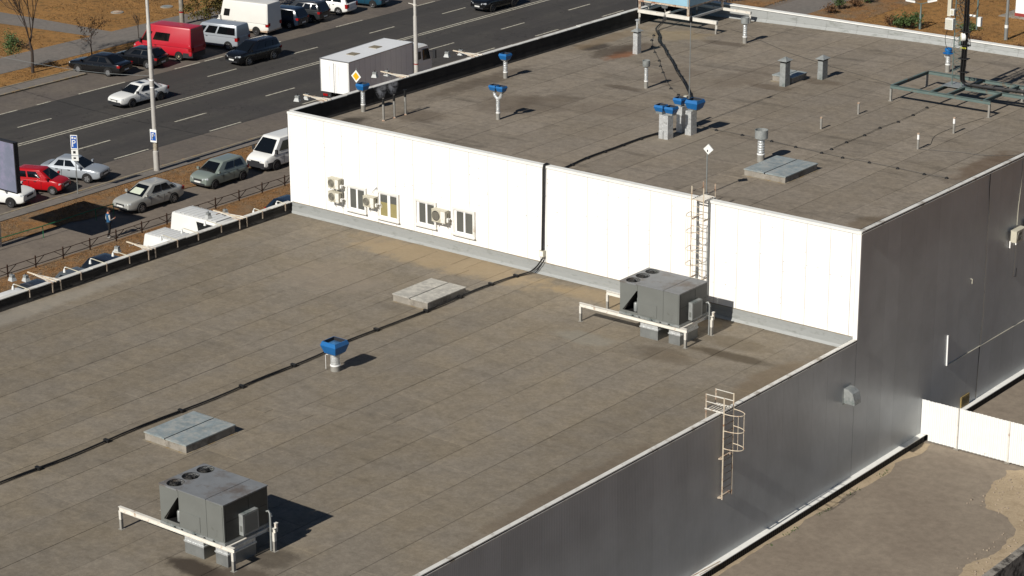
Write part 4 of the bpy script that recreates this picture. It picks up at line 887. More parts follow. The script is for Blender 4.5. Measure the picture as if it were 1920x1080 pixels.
t = thing('cable_loop', 'thin wires looping from the wall down to the single outdoor unit', 'wire', (-73.3, YW-.03, 8.3)); b = MB(); b.tube(smooth([(-73.35, YW-.01, 8.52), (-73.5, YW-.06, 8.35), (-73.62, YW-.1, 8.18)]), .010, 5); b.tube(smooth([(-73.33, YW-.01, 8.52), (-73.3, YW-.06, 8.3), (-73.18, YW-.1, 8.1)]), .010, 5); b.build('wire', M_BLACK, t, world=True)
# things on the grey wall
t = thing('exhaust_hood', 'small galvanised exhaust hood on the grey wall', 'exhaust hood', (XR, 80.75, 4.0))
b = MB(); b.add([(0, -.27, .05), (0, .27, .05), (0, .27, .72), (0, -.27, .72), (.25, -.27, .70), (.25, .27, .70), (.45, -.27, .55), (.45, .27, .55), (.55, -.27, .25), (.55, .27, .25), (.56, -.27, .05), (.56, .27, .05)], [(3, 2, 5, 4), (4, 5, 7, 6), (6, 7, 9, 8), (8, 9, 11, 10), (0, 3, 4, 6, 8, 10), (1, 11, 9, 7, 5, 2)]); b.build('hood', M_GALV, t)
b = MB(); b.box(0.002, .02, -.34, .34, -.02, .80); b.build('flange', M_GALV, t)
t = thing('wall_grille', 'yellowish ventilation grille low on the grey wall above the white fence', 'grille', (XR, 91.7, .36))
b = MB(); b.box(.002, .05, -.40, .40, 0, .52); b.build('frame', G('tan_frame', '8f7b4c', .6, var=.1), t)
for k in range(7): b = MB(); b.box(.051, .062, -.36, -.02, .05+.062*k, .085+.062*k); b.box(.051, .062, .02, .36, .05+.062*k, .085+.062*k); b.build('slat', G('tan_slat', '6d5f38', .6, var=.1), t)
t = thing('conduit', 'white conduit dropping down the grey wall then running along it', 'conduit', (XR, 89.66, 2.95)); b = MB(); b.bar((XR+.03, 89.64, 4.44), (XR+.03, 89.68, 2.97), .06); b.build('drop', M_SASH, t, world=True); b = MB(); b.tube([(XR+.02, 89.68, 2.96), (XR+.02, 93, 2.965), (XR+.02, 97, 2.95), (XR+.02, 104, 2.98)], .022, 6); b.build('run', M_BEIGE, t, world=True)
for pts, lb in (([(92.91, 11.33), (92.9, 10.6), (93.02, 9.4), (92.95, 8.14), (92.98, 7.0), (93.05, 4.5), (92.9, 3.0), (92.8, .4)], 'thin dark cable running down the grey wall right of the corner'), ([(96.17, 11.4), (96.1, 10.0), (95.98, 9.0), (95.95, 8.1)], 'thin pale cable running down to the outdoor units on the grey wall'), ([(95.95, 7.6), (95.98, 6.5), (95.93, 5.55), (96.2, 5.5), (96.24, 5.9)], 'thin cable hanging below the outdoor units on the grey wall')):
    t = thing('wall_cable', lb, 'cable', (XR, pts[0][0], pts[0][1])); b = MB(); b.tube([(XR+.015, y, z) for y, z in pts], .014, 5); b.build('cable', M_WIRE if 'pale' not in lb else M_BEIGE, t, world=True)
t = thing('pipe_stub', 'tiny pale bent pipe sticking out of the grey wall', 'pipe', (XR, 91.6, 6.5)); b = MB(); b.tube([(XR, 91.6, 6.62), (XR+.08, 91.6, 6.62), (XR+.08, 91.6, 6.4)], .02, 6); b.build('pipe', M_BEIGE, t, world=True)

M_GALVP = G('lamp_grey', 'b4b6b4', .5, .1, var=.1)
# ------------------------------------------------------------------ floodlight brackets along the road parapets
def vbracket(y0, y1, z, tipx, label, lamps):
    t = thing('lamp_bracket', label, 'lamp bracket', (XL-.2, (y0+y1)/2, z), 0, 'rusty triangular lamp brackets on the parapets'); ym = (y0+y1)/2
    for y in (y0, y1):
        b = MB(); b.bar((XL+.13, y, z+.04), (tipx+.35, ym, z+.06), .042, .035); b.build('arm', M_RUSTW, t, world=True)
        b = MB(); b.box(XL+.085, XL+.115, y-.03, y+.03, z-.45, z+.07); b.build('clamp', M_RUST, t, world=True)
        b = MB(); b.box(XL-.4, XL+.115, y-.025, y+.025, z+.03, z+.06); b.build('clamp', M_RUST, t, world=True)
    b = MB(); b.bar((XL+.1, ym, z+.03), (tipx, ym, z+.08), .06, .05); b.build('arm', M_RUSTL, t, world=True)
    b = MB(); b.bar((tipx+.55, ym-.35, z+.05), (tipx+.55, ym+.35, z+.05), .035); b.build('cross_bar', M_RUST, t, world=True)
    for (lx, ly, dz), lb in zip(lamps, ('pair, nearer lamp', 'pair, farther lamp')):
        f = thing('floodlight', 'white floodlight, '+('nearer' if 'nearer' in lb else 'farther')+' one on the '+label.replace('lamp bracket on', 'bracket of').replace(' by the white vans', ''), 'floodlight', (lx, ly, z+dz), R(rr.uniform(-15, 15)), 'floodlights hung from the parapet brackets')
        q = MB(); q.ring([[(-.1, -.1, .12), (.1, -.1, .12), (.1, .1, .12), (-.1, .1, .12)], [(-.16, -.14, -.05), (.16, -.14, -.05), (.16, .14, -.05), (-.16, .14, -.05)]]); q.build('reflector', M_GALVP, f)
        q = MB(); q.box(-.11, .11, -.08, .08, .121, .24); q.build('ballast', M_GALV, f)
        q = MB(); q.bar((0, 0, .24), (.0, 0, .34), .03); q.build('hanger', M_BLACK, f)
vb_ = [(65.51, 65.99, 6.68, -81.1, 'nearest lamp bracket on the low parapet', [(-81.25, 64.95, -.1), (-80.7, 65.3, -.1)]),
       (71.47, 71.9, 6.68, -80.85, 'middle lamp bracket on the low parapet', [(-80.9, 71.1, -.25)]),
       (77.6, 78.1, 6.68, -81.2, 'far lamp bracket on the low parapet by the white vans', [(-81.1, 77.4, -.15), (-80.7, 78.2, -.1)]),
       (83.95, 84.47, 11.43, -80.75, 'nearest lamp bracket on the upper parapet', [(-80.75, 83.75, -.12), (-80.6, 84.3, -.12)]),
       (90.14, 90.6, 11.43, -80.9, 'middle lamp bracket on the upper parapet', [(-80.95, 89.95, -.12), (-80.6, 90.55, -.1)]),
       (96.1, 96.74, 11.43, -80.9, 'far lamp bracket on the upper parapet', [(-80.95, 95.95, -.15), (-80.5, 96.6, -.1)])]
for a in vb_: vbracket(*a)
for y, lb in ((64.16, 'first small lamp arm from the left on the low parapet'), (67.23, 'second small lamp arm from the left on the low parapet'), (68.82, 'third small lamp arm from the left on the low parapet'), (70.25, 'fourth small lamp arm from the left on the low parapet'), (73.37, 'small lamp arm below the lower white van roof'), (74.76, 'small lamp arm over the lower white van roof'), (76.33, 'small lamp arm before the dark opening of the taller van'), (79.22, 'small lamp arm over the leaf covered strip'), (80.87, 'small lamp arm nearest the white wall')):
    t = thing('wall_lamp', lb, 'wall lamp', (XL-.2, y, 6.7), 0, 'small lamp arms on the low parapet'); tipx = XL-.92 if y < 79 else XL-.4
    b = MB(); b.bar((XL+.10, y, 6.75), (tipx, y, 6.80), .032); b.build('arm', M_BEIGE, t, world=True)
    b = MB(); b.box(XL+.085, XL+.115, y-.024, y+.024, 6.38, 6.77); b.build('clamp', M_RUST, t, world=True)
    b = MB(); b.tube([(tipx, y, 6.80), (tipx-.08, y-.02, 6.78), (tipx-.1, y-.03, 6.70)], .025, 6); b.lathe([(.04, 0), (.05, -.02), (.075, -.16), (.06, -.17)], (tipx-.1, y-.03, 6.70), 10); b.build('lamp', M_SIGNW, t, world=True)
for z, ys, lb in ((11.43, (84.4, 90.1, 90.6, 96.1, 103), 'thin cable sagging along the upper parapet between the brackets'), (6.68, (64, 65.6, 67.2, 68.8, 70.2, 71.6, 73.4, 74.8, 76.3, 77.8, 79.2, 80.9), 'thin cable sagging along the low parapet between the arms')):
    t = thing('sagging_cable', lb, 'cable', (XL+.1, ys[0], z)); pts = []
    for a, c in zip(ys, ys[1:]):
        for k in range(8): u = k/8; pts.append((XL+.1+.03*math.sin(u*3), a+(c-a)*u, z+.02-min(.28, .07*(c-a))*4*u*(1-u)))
    b = MB(); b.tube(pts, .010, 5); b.build('cable', M_WIRE if z > 10 else M_BLACK, t, world=True)

# ------------------------------------------------------------------ white fence across the yard, yard wall
t = thing('white_fence', 'white corrugated metal fence running out from the grey wall across the yard', 'fence', (-44, 87.54, 0))
M_FENCEW = G('fence_white', 'e2e2df', .5, var=.03, scale=2, dirt='b9b4a6', damt=-.1)
x = XR+.012; rr = random.Random(2)
while x < -31:
    b = MB(); w = .19; y = 87.54; z0 = .07 if x > XR+.28 else .345
    pr = [(0, 0), (.025, -.025), (.10, -.025), (.125, 0), (.185, 0)]
    dz = rr.uniform(-.006, .006)
    b.add([(x+a, y+c, z0) for a, c in pr]+[(x+a, y+c, 2.0+dz) for a, c in pr]+[(x+a, y+c+.012, z0) for a, c in pr]+[(x+a, y+c+.012, 2.0+dz) for a, c in pr], [(i, i+1, i+6, i+5) for i in range(4)]+[(i+10, i+15, i+16, i+11) for i in range(4)]+[(i+5, i+6, i+16, i+15) for i in range(4)])
    b.build('fence_sheet', M_FENCEW, t, world=True); x += w
for x in (-44.32, -41.8, -39.3, -36.8): b = MB(); b.box(x-.03, x+.03, 87.47, 87.515, .0, 2.02); b.build('post', M_RUSTW, t, world=True); b = MB(); b.box(x-.12, x+.12, 87.42, 87.6, 0.01, .07); b.build('foot', M_CONC, t, world=True)
for z in (.5, 1.6): b = MB(); b.box(XR+.03, -31, 87.56, 87.60, z, z+.05); b.build('rail', M_ZINC, t, world=True)
t = thing('yard_wall', 'weathered concrete wall along the right of the yard', 'wall', (-35.88, 70, 0))
M_WALLTOP = G('wall_top', '9a948a', .95, var=.3, scale=2.2, dirt='37332f', damt=.6, dscale=2.2, world_co=True, bump=.6, bscale=12)
y = 40
while y < 87.4:
    ye = min(87.42, y+2.6); b = MB(); b.box(-36.08, -35.72, y+.004, ye-.004, 0, 1.5+rr.uniform(-.01, .01)); b.build('wall_block', M_WALLTOP, t, world=True); y = ye
# ------------------------------------------------------------------ vehicles
def lerp(a, b, t): return a+(b-a)*t
def interp(pts, x):
    for (a, za), (b, zb) in zip(pts, pts[1:]):
        if x <= b: return lerp(za, zb, (x-a)/(b-a) if b > a else 0)
    return pts[-1][1]
def wheel(t, x, y, r, w, side, mrim, spokes=5):
    n = 20; b = MB(); s = side
    prof = [(r*.62, -w/2), (r*.93, -w/2), (r, -w*.3), (r, w*.3), (r*.93, w/2), (r*.66, w/2), (r*.62, w*.36), (.0001, w*.30)]
    rings = [[(x+rr_*math.cos(2*math.pi*k/n), y+s*zz, r+rr_*math.sin(2*math.pi*k/n)) for k in range(n)] for rr_, zz in prof]
    b.ring(rings, True, False, True); wo_ = b.build('wheel', M_TYRE, t)
    q = MB(); yo = y+s*w*.40
    if spokes:
        for k in range(spokes):
            a = 2*math.pi*k/spokes; ca, sa = math.cos(a), math.sin(a); wd = r*.60*math.pi/spokes*.62
            q.add([(x+r*.1*ca-wd*.6*sa, yo, r+r*.1*sa+wd*.6*ca), (x+r*.1*ca+wd*.6*sa, yo, r+r*.1*sa-wd*.6*ca), (x+r*.62*ca+wd*.5*sa, yo-s*.01, r+r*.62*sa-wd*.5*ca), (x+r*.62*ca-wd*.5*sa, yo-s*.01, r+r*.62*sa+wd*.5*ca)], [(0, 1, 2, 3)])
        q.ring([[(x+rr_*math.cos(2*math.pi*k/n), yo-s*.008, r+rr_*math.sin(2*math.pi*k/n)) for k in range(n)] for rr_ in (r*.56, r*.65)], False, False)
    else: q.ring([[(x+rr_*math.cos(2*math.pi*k/n), yo-s*dd, r+rr_*math.sin(2*math.pi*k/n)) for k in range(n)] for rr_, dd in ((r*.62, .0), (r*.5, .03), (r*.25, .02), (r*.2, -.01), (.0001, -.01))], False, False, True)
    q.build('rim', mrim, wo_)
def fan4(A, B_, C_, D_, u0, u1, v0, v1, off):
    A, B_, C_, D_ = map(Vector, (A, B_, C_, D_)); n = (B_-A).cross(D_-A).normalized()*off
    f = lambda u, v: (A*(1-u)+B_*u)*(1-v)+(D_*(1-u)+C_*u)*v+n
    return [f(u0, v0), f(u1, v0), f(u1, v1), f(u0, v1)]
def car(name, label, cat, loc, head, L, W, H, wb, r, prof, gh, col, side_w, rim=None, spokes=5, rails=False, sunroof=False, group=None, bumper=None, front_w=.82, rear_w=.86, foh=None, van=False, plate=True, glass=None, ground=.20, tail=None, shade=False):
    """prof: (x fraction from rear, z) of bonnet, belt and boot line; gh: rear base, rear top, front top, front base (fractions), belt z, width at belt, width at roof"""
    t = thing(name, label, cat, loc, R(head), group); X = lambda u: (u-.5)*L
    # lower body
    us = [0, .012, .04, .10, .18, .28, .40, .50, .60, .70, .78, .86, .93, .972, .992, 1.0]
    def halfw(u):
        e = 1-max(0, (.12-u)/.12)**2.2*(1-rear_w) if u < .12 else 1-max(0, (u-.84)/.16)**2.2*(1-front_w) if u > .84 else 1
        return W/2*e
    rings = []
    for u in us:
        w = halfw(u); zt = interp(prof, u); zb = ground+(.12 if u < .02 or u > .985 else .05 if u < .05 or u > .96 else 0); dz = 0
        zs = min(zt-.03, max(zb+.25, .42*zt+.3))
        half = [(w*.90, zb), (w*.985, zb+.10), (w*1.0, lerp(zb, zs, .55)), (w*.985, zs), (w*.93, zt-.025), (w*.80, zt), (w*.4, zt+.018), (0, zt+.022)]
        rings.append([(X(u), y, z) for y, z in half]+[(X(u), -y, z) for y, z in reversed(half[:-1])])
    b = MB(); b.ring(rings, True, True, True)
    bo = b.build('body', col, t, sharp=60); sm = bo.modifiers.new('round', 'SUBSURF'); sm.levels = sm.render_levels = 2
    g0, g1, g2, g3, zb, wb_, wr = gh
    # cabin
    bw, rw = W/2*wb_, W/2*wr
    def rect(xr, xf, hw, z, ch=.06): return [(xr, -hw+ch, z), (xr+ch*1.2, -hw, z), (xf-ch*1.2, -hw, z), (xf, -hw+ch*1.6, z), (xf, hw-ch*1.6, z), (xf-ch*1.2, hw, z), (xr+ch*1.2, hw, z), (xr, hw-ch, z)]
    A0, A1, B1, B0 = X(g0), X(g1), X(g2), X(g3); zt = H-.07
    c = MB(); c.ring([rect(A0, B0, bw, zb-.05), rect(lerp(A0, A1, .95), lerp(B0, B1, .95), lerp(bw, rw, .95), lerp(zb-.05, zt, .95)), rect(A1+.03, B1-.05, rw-.03, zt+.035), rect(A1+.15, B1-.22, rw-.16, H-.004), rect(A1+.45, B1-.5, rw-.4, H)], False, True, True)
    c.build('cabin', col, t, sharp=38)
    gm = glass or M_AUTOG
    q = MB(); q.add(fan4((B0, -bw+.05, zb), (B0, bw-.05, zb), (B1, rw-.09, zt), (B1, -rw+.09, zt), .05, .95, .03, .93, .022), [(0, 1, 2, 3)]); q.build('windscreen', gm, t)
    if shade: q = MB(); q.add(fan4((B0, -bw+.05, zb), (B0, bw-.05, zb), (B1, rw-.09, zt), (B1, -rw+.09, zt), .16, .80, .14, .62, .03), [(0, 1, 2, 3)]); q.build('sunshade', G('sunshade', 'b9c0ae', .6, var=.05), t)
    if not van: q = MB(); q.add(fan4((A0, bw-.05, zb), (A0, -bw+.05, zb), (A1, -rw+.06, zt), (A1, rw-.06, zt), .07, .93, .10, .90, .02), [(0, 1, 2, 3)]); q.build('rear_window', gm, t)
    for s in (-1, 1):
        A, Bq, Cq, Dq = ((A0, s*bw, zb), (B0, s*bw, zb), (B1, s*rw, zt), (A1, s*rw, zt))
        for (u0, u1, v0, v1) in side_w:
            q = MB(); q.add(fan4(A, Bq, Cq, Dq, u0, u1, v0, v1, .012 if s < 0 else -.012), [(0, 1, 2, 3)]); q.build('side_window', gm, t)
        m = MB(); xm = lerp(B0, B1, .15)-.10; yy = s*(bw+.10); m.box(xm-.06, xm+.05, yy-.09, yy+.09, zb+.02, zb+.17 if not van else zb+.30); m.build('mirror', col if not bumper else bumper, t)
        # wheel arches and wheels
        fx = (foh if foh is not None else (L-wb)*.5)
        for xw in (L/2-fx, L/2-fx-wb):
            a = MB(); n = 16; w = halfw(xw/L+.5)
            pts = [(xw+(r+.065)*math.cos(math.pi*k/n), s*(w+.004), r+(r+.065)*math.sin(math.pi*k/n)) for k in range(n+1)]
            pts += [(xw-(r+.065), s*(w+.004), ground), (xw+(r+.065), s*(w+.004), ground)]
            a.add(pts+[(p[0], s*(w-.12), p[2]) for p in pts], [tuple(range(len(pts)))]); a.build('wheel_arch', M_BLACK, t)
            wheel(t, xw, s*(w-.05), r, .20, s, rim or M_RIM, spokes)
        # lamps
        hz = interp(prof, .985); w = halfw(.975)
        q = MB(); q.add([(X(1.0)+.008, s*w*.52, hz-.16), (X(.985)+.014, s*w*.93, hz-.15), (X(.95), s*(w*1.03), hz-.10), (X(.955), s*(w*1.0), hz-.0), (X(.985)+.01, s*w*.86, hz-.015), (X(1.0)+.012, s*w*.52, hz-.06)], [(0, 1, 4, 5), (1, 2, 3, 4)]); q.build('headlight', M_HEAD, t)
        tz = interp(prof, .02); w = halfw(.02); th = tail or (.18 if not van else .30)
        q = MB(); q.add([(X(0)-.012, s*w*.68, tz-.06), (X(.003)-.012, s*w*1.0, tz-.05), (X(.05), s*halfw(.05)*1.006, tz-.05), (X(.045), s*halfw(.05)*1.008, tz-.05-th), (X(.003)-.012, s*w*1.01, tz-.06-th), (X(0)-.012, s*w*.68, tz-.05-th*.8)], [(0, 1, 4, 5), (1, 2, 3, 4)]); q.build('tail_light', M_TAIL, t)
        q = MB(); [q.box(X(u)-.008, X(u)+.008, s*(W/2-.002)-.006, s*(W/2-.002)+.006, ground+.16, interp(prof, u)-.13) for u in ((.38, .62) if not van else (.66,))]; q.build('door_seam', M_BLACK, t)
        q = MB(); [q.box(X(u)-.08, X(u)+.08, s*W/2*.985-.02, s*W/2*.985+.02, interp(prof, u)-.15, interp(prof, u)-.12) for u in ((.30, .50) if not van else (.60,))]; q.build('door_handle', bumper or M_PLAST, t)
    hz = interp(prof, .99)
    q = MB(); q.box(X(1)-.02, X(1)+.012, -W*.20, W*.20, hz-.20, hz-.09); q.build('grille', M_PLAST, t)
    q = MB(); w = halfw(.99); q.box(X(1)-.05, X(1)+.018, -w*.8, w*.8, ground+.13, ground+.24); q.build('air_intake', M_PLAST, t)
    if bumper:
        zb0, zb1 = ground+.04, ground+(.40 if van else .26)
        for u, sg, wf in ((0, -1, rear_w), (1, 1, front_w)):
            x = X(u); hw = W/2*wf
            pl = [(x-sg*.75, -W/2-.015), (x-sg*.30, -hw*1.12), (x+sg*.0, -hw*.92), (x+sg*.045, -hw*.5), (x+sg*.045, hw*.5), (x+sg*.0, hw*.92), (x-sg*.30, hw*1.12), (x-sg*.75, W/2+.015), (x-sg*.75, W/2-.06), (x-sg*.2, hw*.8), (x-sg*.2, -hw*.8), (x-sg*.75, -W/2+.06)]
            q = MB(); q.ring([[(a_, b_, z) for a_, b_ in pl] for z in (zb0, zb1)]); q.build('bumper', bumper, t)
    if plate:
        for x, s in ((X(1)+.022, 1), (X(0)-.02, -1)): q = MB(); q.box(min(x, x+.008*s), max(x, x+.008*s), -.26, .26, ground+.26, ground+.37); q.build('number_plate', M_PLATE, t)
    if rails:
        for s in (-1, 1): q = MB(); q.tube([(A1+.25, s*(rw-.1), H-.01), (A1+.35, s*(rw-.1), H+.05), (B1-.45, s*(rw-.1), H+.05), (B1-.3, s*(rw-.1), H-.01)], .02, 6); q.build('roof_rail', M_RIMD, t)
    if sunroof: q = MB(); q.box(lerp(A1, B1, .52), lerp(A1, B1, .82), -rw*.52, rw*.52, H-.01, H+.012); q.build('sunroof', M_AUTOG, t)
    return t
SED = lambda b, h, tr: [(0, tr-.10), (.015, tr-.02), (.05, tr), (.18, tr+.02), (.30, b), (.66, b-.02), (.74, h+.01), (.86, h-.04), (.94, h-.09), (.98, h-.14), (1.0, h-.22)]
HAT = lambda b, h: [(0, b-.12), (.02, b), (.12, b+.01), (.3, b), (.68, b-.03), (.76, h+.02), (.88, h-.05), (.95, h-.11), (.985, h-.18), (1.0, h-.26)]
W4 = [(.16, .46, .16, .90), (.50, .80, .16, .90)]
PB, PS, PW = paint('paint_black', '0f1012', .0, .2), paint('paint_silver', 'a9a9a3', .2, .28), paint('paint_white', 'dcdcd8', .0, .3)
PSG, PSB, PR, PRV = paint('paint_silver_green', '808a83', .2, .28), paint('paint_silver_blue', '9aa0a6', .2, .28), paint('paint_red', 'a51118', .0, .25), paint('paint_red_van', 'ad1627', .0, .38)
PN, PT, PG, PDG = paint('paint_navy', '13202f', .1, .25), paint('paint_teal', '20475a', .2, .28), paint('paint_grey', '585d5f', .3, .3), paint('paint_dark_grey', '2b2e31', .2, .25)
PWD = paint('paint_white_old', 'd9d7d0', .0, .45)
car('parked_car', 'silver four door saloon with a white sunshade, parked by the brown lattice fence', 'car', (-101.05, 91.55, 0), -91, 4.5, 1.72, 1.48, 2.6, .31, SED(.93, .92, .95), (.10, .24, .55, .755, .92, .93, .70), PS, [(.20, .47, .16, .90), (.50, .78, .16, .90), (.07, .18, .16, .55)], shade=True)
b = MB(); b.add([(.50, -.5, 1.20), (.80, -.52, 1.0), (.80, .52, 1.0), (.50, .5, 1.20)], [(0, 1, 2, 3)])
car('parked_car', 'grey green hatchback parked on the service road behind the silver saloon', 'car', (-101.15, 97.65, 0), -89, 3.8, 1.70, 1.52, 2.46, .29, HAT(.94, .98), (.02, .10, .58, .80, .93, .94, .72), PSG, [(.14, .42, .18, .90), (.46, .76, .18, .90)], M_RIMD)
car('parked_van', 'white minivan with dark grey bumpers, partly hidden by the white wall corner', 'van', (-101.15, 103.3, 0), -90, 4.9, 1.9, 1.97, 3.0, .33, [(0, 1.0), (.02, 1.08), (.7, 1.08), (.80, 1.08), (.88, 1.04), (.95, .92), (1, .74)], (.01, .03, .70, .86, 1.06, .97, .80), PW, [(.05, .30, .14, .84), (.34, .60, .14, .84), (.64, .88, .14, .82)], M_RIMD, 6, bumper=M_PLAST, van=True, front_w=.86)
car('parked_car', 'silver blue saloon parked nose to the near kerb', 'car', (-109.1, 92.85, 0), 20, 4.24, 1.68, 1.43, 2.52, .30, SED(.91, .90, .94), (.12, .27, .56, .74, .90, .93, .68), PSB, [(.18, .46, .16, .90), (.50, .80, .16, .90)], M_RIM)
car('parked_car', 'small red hatchback parked nose to the near kerb', 'car', (-108.75, 89.75, 0), 21, 3.5, 1.52, 1.48, 2.34, .27, HAT(.93, .93), (.02, .10, .60, .80, .92, .93, .74), PR, [(.10, .40, .18, .90), (.45, .78, .18, .90)], M_RIM, 8)
car('parked_car', 'white people carrier half hidden behind the grey billboard', 'car', (-108.95, 86.55, 0), 18, 4.5, 1.75, 1.68, 2.8, .31, HAT(1.0, 1.02), (.01, .05, .60, .80, .98, .95, .76), PW, [(.05, .30, .18, .90), (.34, .56, .18, .90), (.60, .80, .18, .88)], M_RIMD, 0)
car('parked_car', 'black saloon with chrome side strips at the end of the far parking row', 'car', (-129.0, 112.9, 0), 191, 4.8, 1.83, 1.47, 2.73, .32, SED(.94, .93, .97), (.10, .26, .56, .76, .93, .93, .68), PB, [(.18, .47, .18, .88), (.51, .80, .18, .88)], M_RIM, 9)
car('parked_car', 'black hatchback parked between the black saloon and the red van', 'car', (-128.3, 116.25, 0), 191, 4.25, 1.76, 1.46, 2.58, .32, HAT(.95, .95), (.02, .12, .58, .78, .94, .93, .70), PB, [(.15, .42, .2, .88), (.46, .76, .2, .88)], M_RIM, 5)
car('moving_car', 'black estate car with roof rails driving towards the camera on the far side', 'car', (-122.4, 122.35, .01), -92, 4.5, 1.78, 1.62, 2.58, .34, HAT(1.0, 1.02), (.02, .07, .57, .78, .99, .94, .72), PB, [(.05, .24, .2, .88), (.28, .50, .2, .9), (.54, .78, .2, .88)], M_RIM, 5, rails=True)
car('moving_car', 'white old saloon with a sunroof driving on the far side of the road', 'car', (-120.15, 108.5, .01), -92, 4.45, 1.70, 1.37, 2.6, .30, SED(.90, .88, .92), (.10, .24, .55, .73, .88, .92, .72), PW, [(.16, .45, .16, .90), (.50, .80, .16, .90)], M_RIMD, 6, sunroof=True, bumper=M_PLAST)
car('moving_car', 'black car driving far up the road at the top of the photo', 'car', (-119.55, 148.0, .01), -92, 4.5, 1.85, 1.62, 2.7, .34, HAT(1.02, 1.02), (.02, .08, .57, .78, 1.0, .94, .72), PB, [(.06, .24, .2, .88), (.28, .50, .2, .9), (.54, .78, .2, .88)], M_RIMD, 5)
VANP = lambda b, h: [(0, b-.02), (.02, b), (.74, b), (.80, h+.06), (.90, h-.02), (.96, h-.14), (1.0, h-.36)]
rv = car('parked_van', 'red high roof van with one dark side window in the far parking row', 'van', (-128.7, 119.65, 0), 189, 5.6, 2.0, 2.55, 3.3, .34, VANP(1.15, 1.15), (.004, .02, .72, .88, 1.1, .985, .80), PRV, [(.44, .76, .22, .66), (.835, .97, .12, .66)], M_RIMC, 0, van=True, bumper=M_PLAST, ground=.26, front_w=.86)
car('parked_van', 'silver minibus with a long dark side window in the far parking row', 'van', (-128.1, 124.35, 0), 189, 4.8, 1.9, 1.97, 3.1, .33, VANP(1.1, 1.1), (.004, .02, .72, .88, 1.08, .98, .82), PSB, [(.04, .46, .16, .84), (.50, .74, .16, .84), (.79, .93, .14, .78)], M_RIM, 6, van=True)
wv = car('parked_van', 'white old delivery van with blank sides and a rusty lower edge', 'van', (-129.9, 129.4, 0), 188, 5.3, 1.98, 2.62, 3.05, .34, [(0, 1.1), (.02, 1.12), (.78, 1.12), (.84, 1.14), (.92, 1.08), (.97, .98), (1, .7)], (.003, .008, .83, .90, 1.05, .985, .90), PWD, [(.80, .92, .18, .56)], M_RIMD, 0, van=True, ground=.3, front_w=.9)
car('parked_car', 'dark blue people carrier right behind the white delivery van', 'car', (-129.2, 132.5, 0), 190, 4.3, 1.75, 1.62, 2.7, .31, HAT(1.0, 1.0), (.01, .08, .60, .80, .98, .94, .74), PN, [(.10, .38, .2, .88), (.43, .76, .2, .88)], M_RIM, 5)
car('parked_car', 'black off roader with roof rails between the dark blue carrier and the white hatchback', 'car', (-129.4, 135.2, 0), 190, 4.4, 1.8, 1.66, 2.62, .34, HAT(1.02, 1.03), (.01, .07, .58, .78, 1.0, .94, .74), PDG, [(.06, .24, .2, .88), (.28, .50, .2, .9), (.54, .78, .2, .88)], M_RIM, 5, rails=True)
car('parked_car', 'white rounded hatchback in the far parking row', 'car', (-129.6, 138.7, 0), 190, 4.4, 1.77, 1.55, 2.7, .32, HAT(1.0, 1.0), (.02, .10, .56, .80, .97, .94, .70), PW, [(.14, .42, .2, .88), (.46, .76, .2, .88)], M_RIM, 5, tail=.35)
car('parked_car', 'teal hatchback at the right end of the far parking row', 'car', (-129.1, 142.5, 0), 189, 4.25, 1.75, 1.56, 2.6, .31, HAT(1.0, 1.0), (.02, .08, .58, .78, .98, .94, .73), PT, [(.12, .42, .2, .88), (.46, .76, .2, .88)], M_RIM, 0)
# cars nosed in below the low parapet, only their tops show
GP = 'cars parked in front of the store'
def roof_car(y, x, label, m, H=1.45, van=False, L=4.4, **k):
    if van: return car('parked_van', label, 'van', (x, y, 0), 0, L, 1.9, H, L*.6, .33, VANP(1.1, 1.05), k.get('gh', (.004, .02, .70, .86, 1.06, .98, .84)), m, k.get('sw', [(.62, .88, .14, .8)]), M_RIMD, 0, van=True, group=GP)
    return car('parked_car', label, 'car', (x, y, 0), 0, L, 1.76, H, L*.6, .31, HAT(.98, .96), (.01, .12, .60, .80, .95, .94, .74), m, [(.12, .42, .2, .88), (.46, .78, .2, .88)], M_RIM, 5, group=GP)
hv = roof_car(87.15, -91.0, 'taller white van with a ribbed roof and a dark open side window, below the parapet', PW, 2.32, True, 5.2, sw=[(.56, .97, .30, .88)])
b = MB(); [b.box(-2.3+.36*k, -2.3+.36*k+.06, -.72, .72, 2.315, 2.338) for k in range(10)]; b.build('roof_rib', PW, hv)
hv = roof_car(84.25, -90.6, 'lower white van with a ribbed roof, below the parapet beside the taller one', PW, 1.92, True, 4.3)
b = MB(); [b.box(-1.9+.3*k, -1.9+.3*k+.05, -.7, .7, 1.916, 1.936) for k in range(10)]; b.build('roof_rib', PW, hv)
roof_car(80.05, -91.15, 'black car whose roof shows over the parapet beside the leaf strewn dirt', PB, 1.53)
roof_car(77.55, -90.65, 'grey car whose roof barely shows over the low parapet', PG, 1.5)
roof_car(75.0, -90.85, 'dark grey car with a rear spoiler behind the nearest lamp bracket', PDG, 1.48)
roof_car(72.3, -88.9, 'white van roof at the left edge of the photo below the parapet', PW, 1.95, True, 4.6)
roof_car(94.2, -90.9, 'dark blue car with a rear spoiler tucked beside the white wall corner', PN, 1.52)
b = MB(); b.box(-2.6, 2.2, -.985, .985, .34, .46); b.build('rusty_sill', M_RUST, wv)
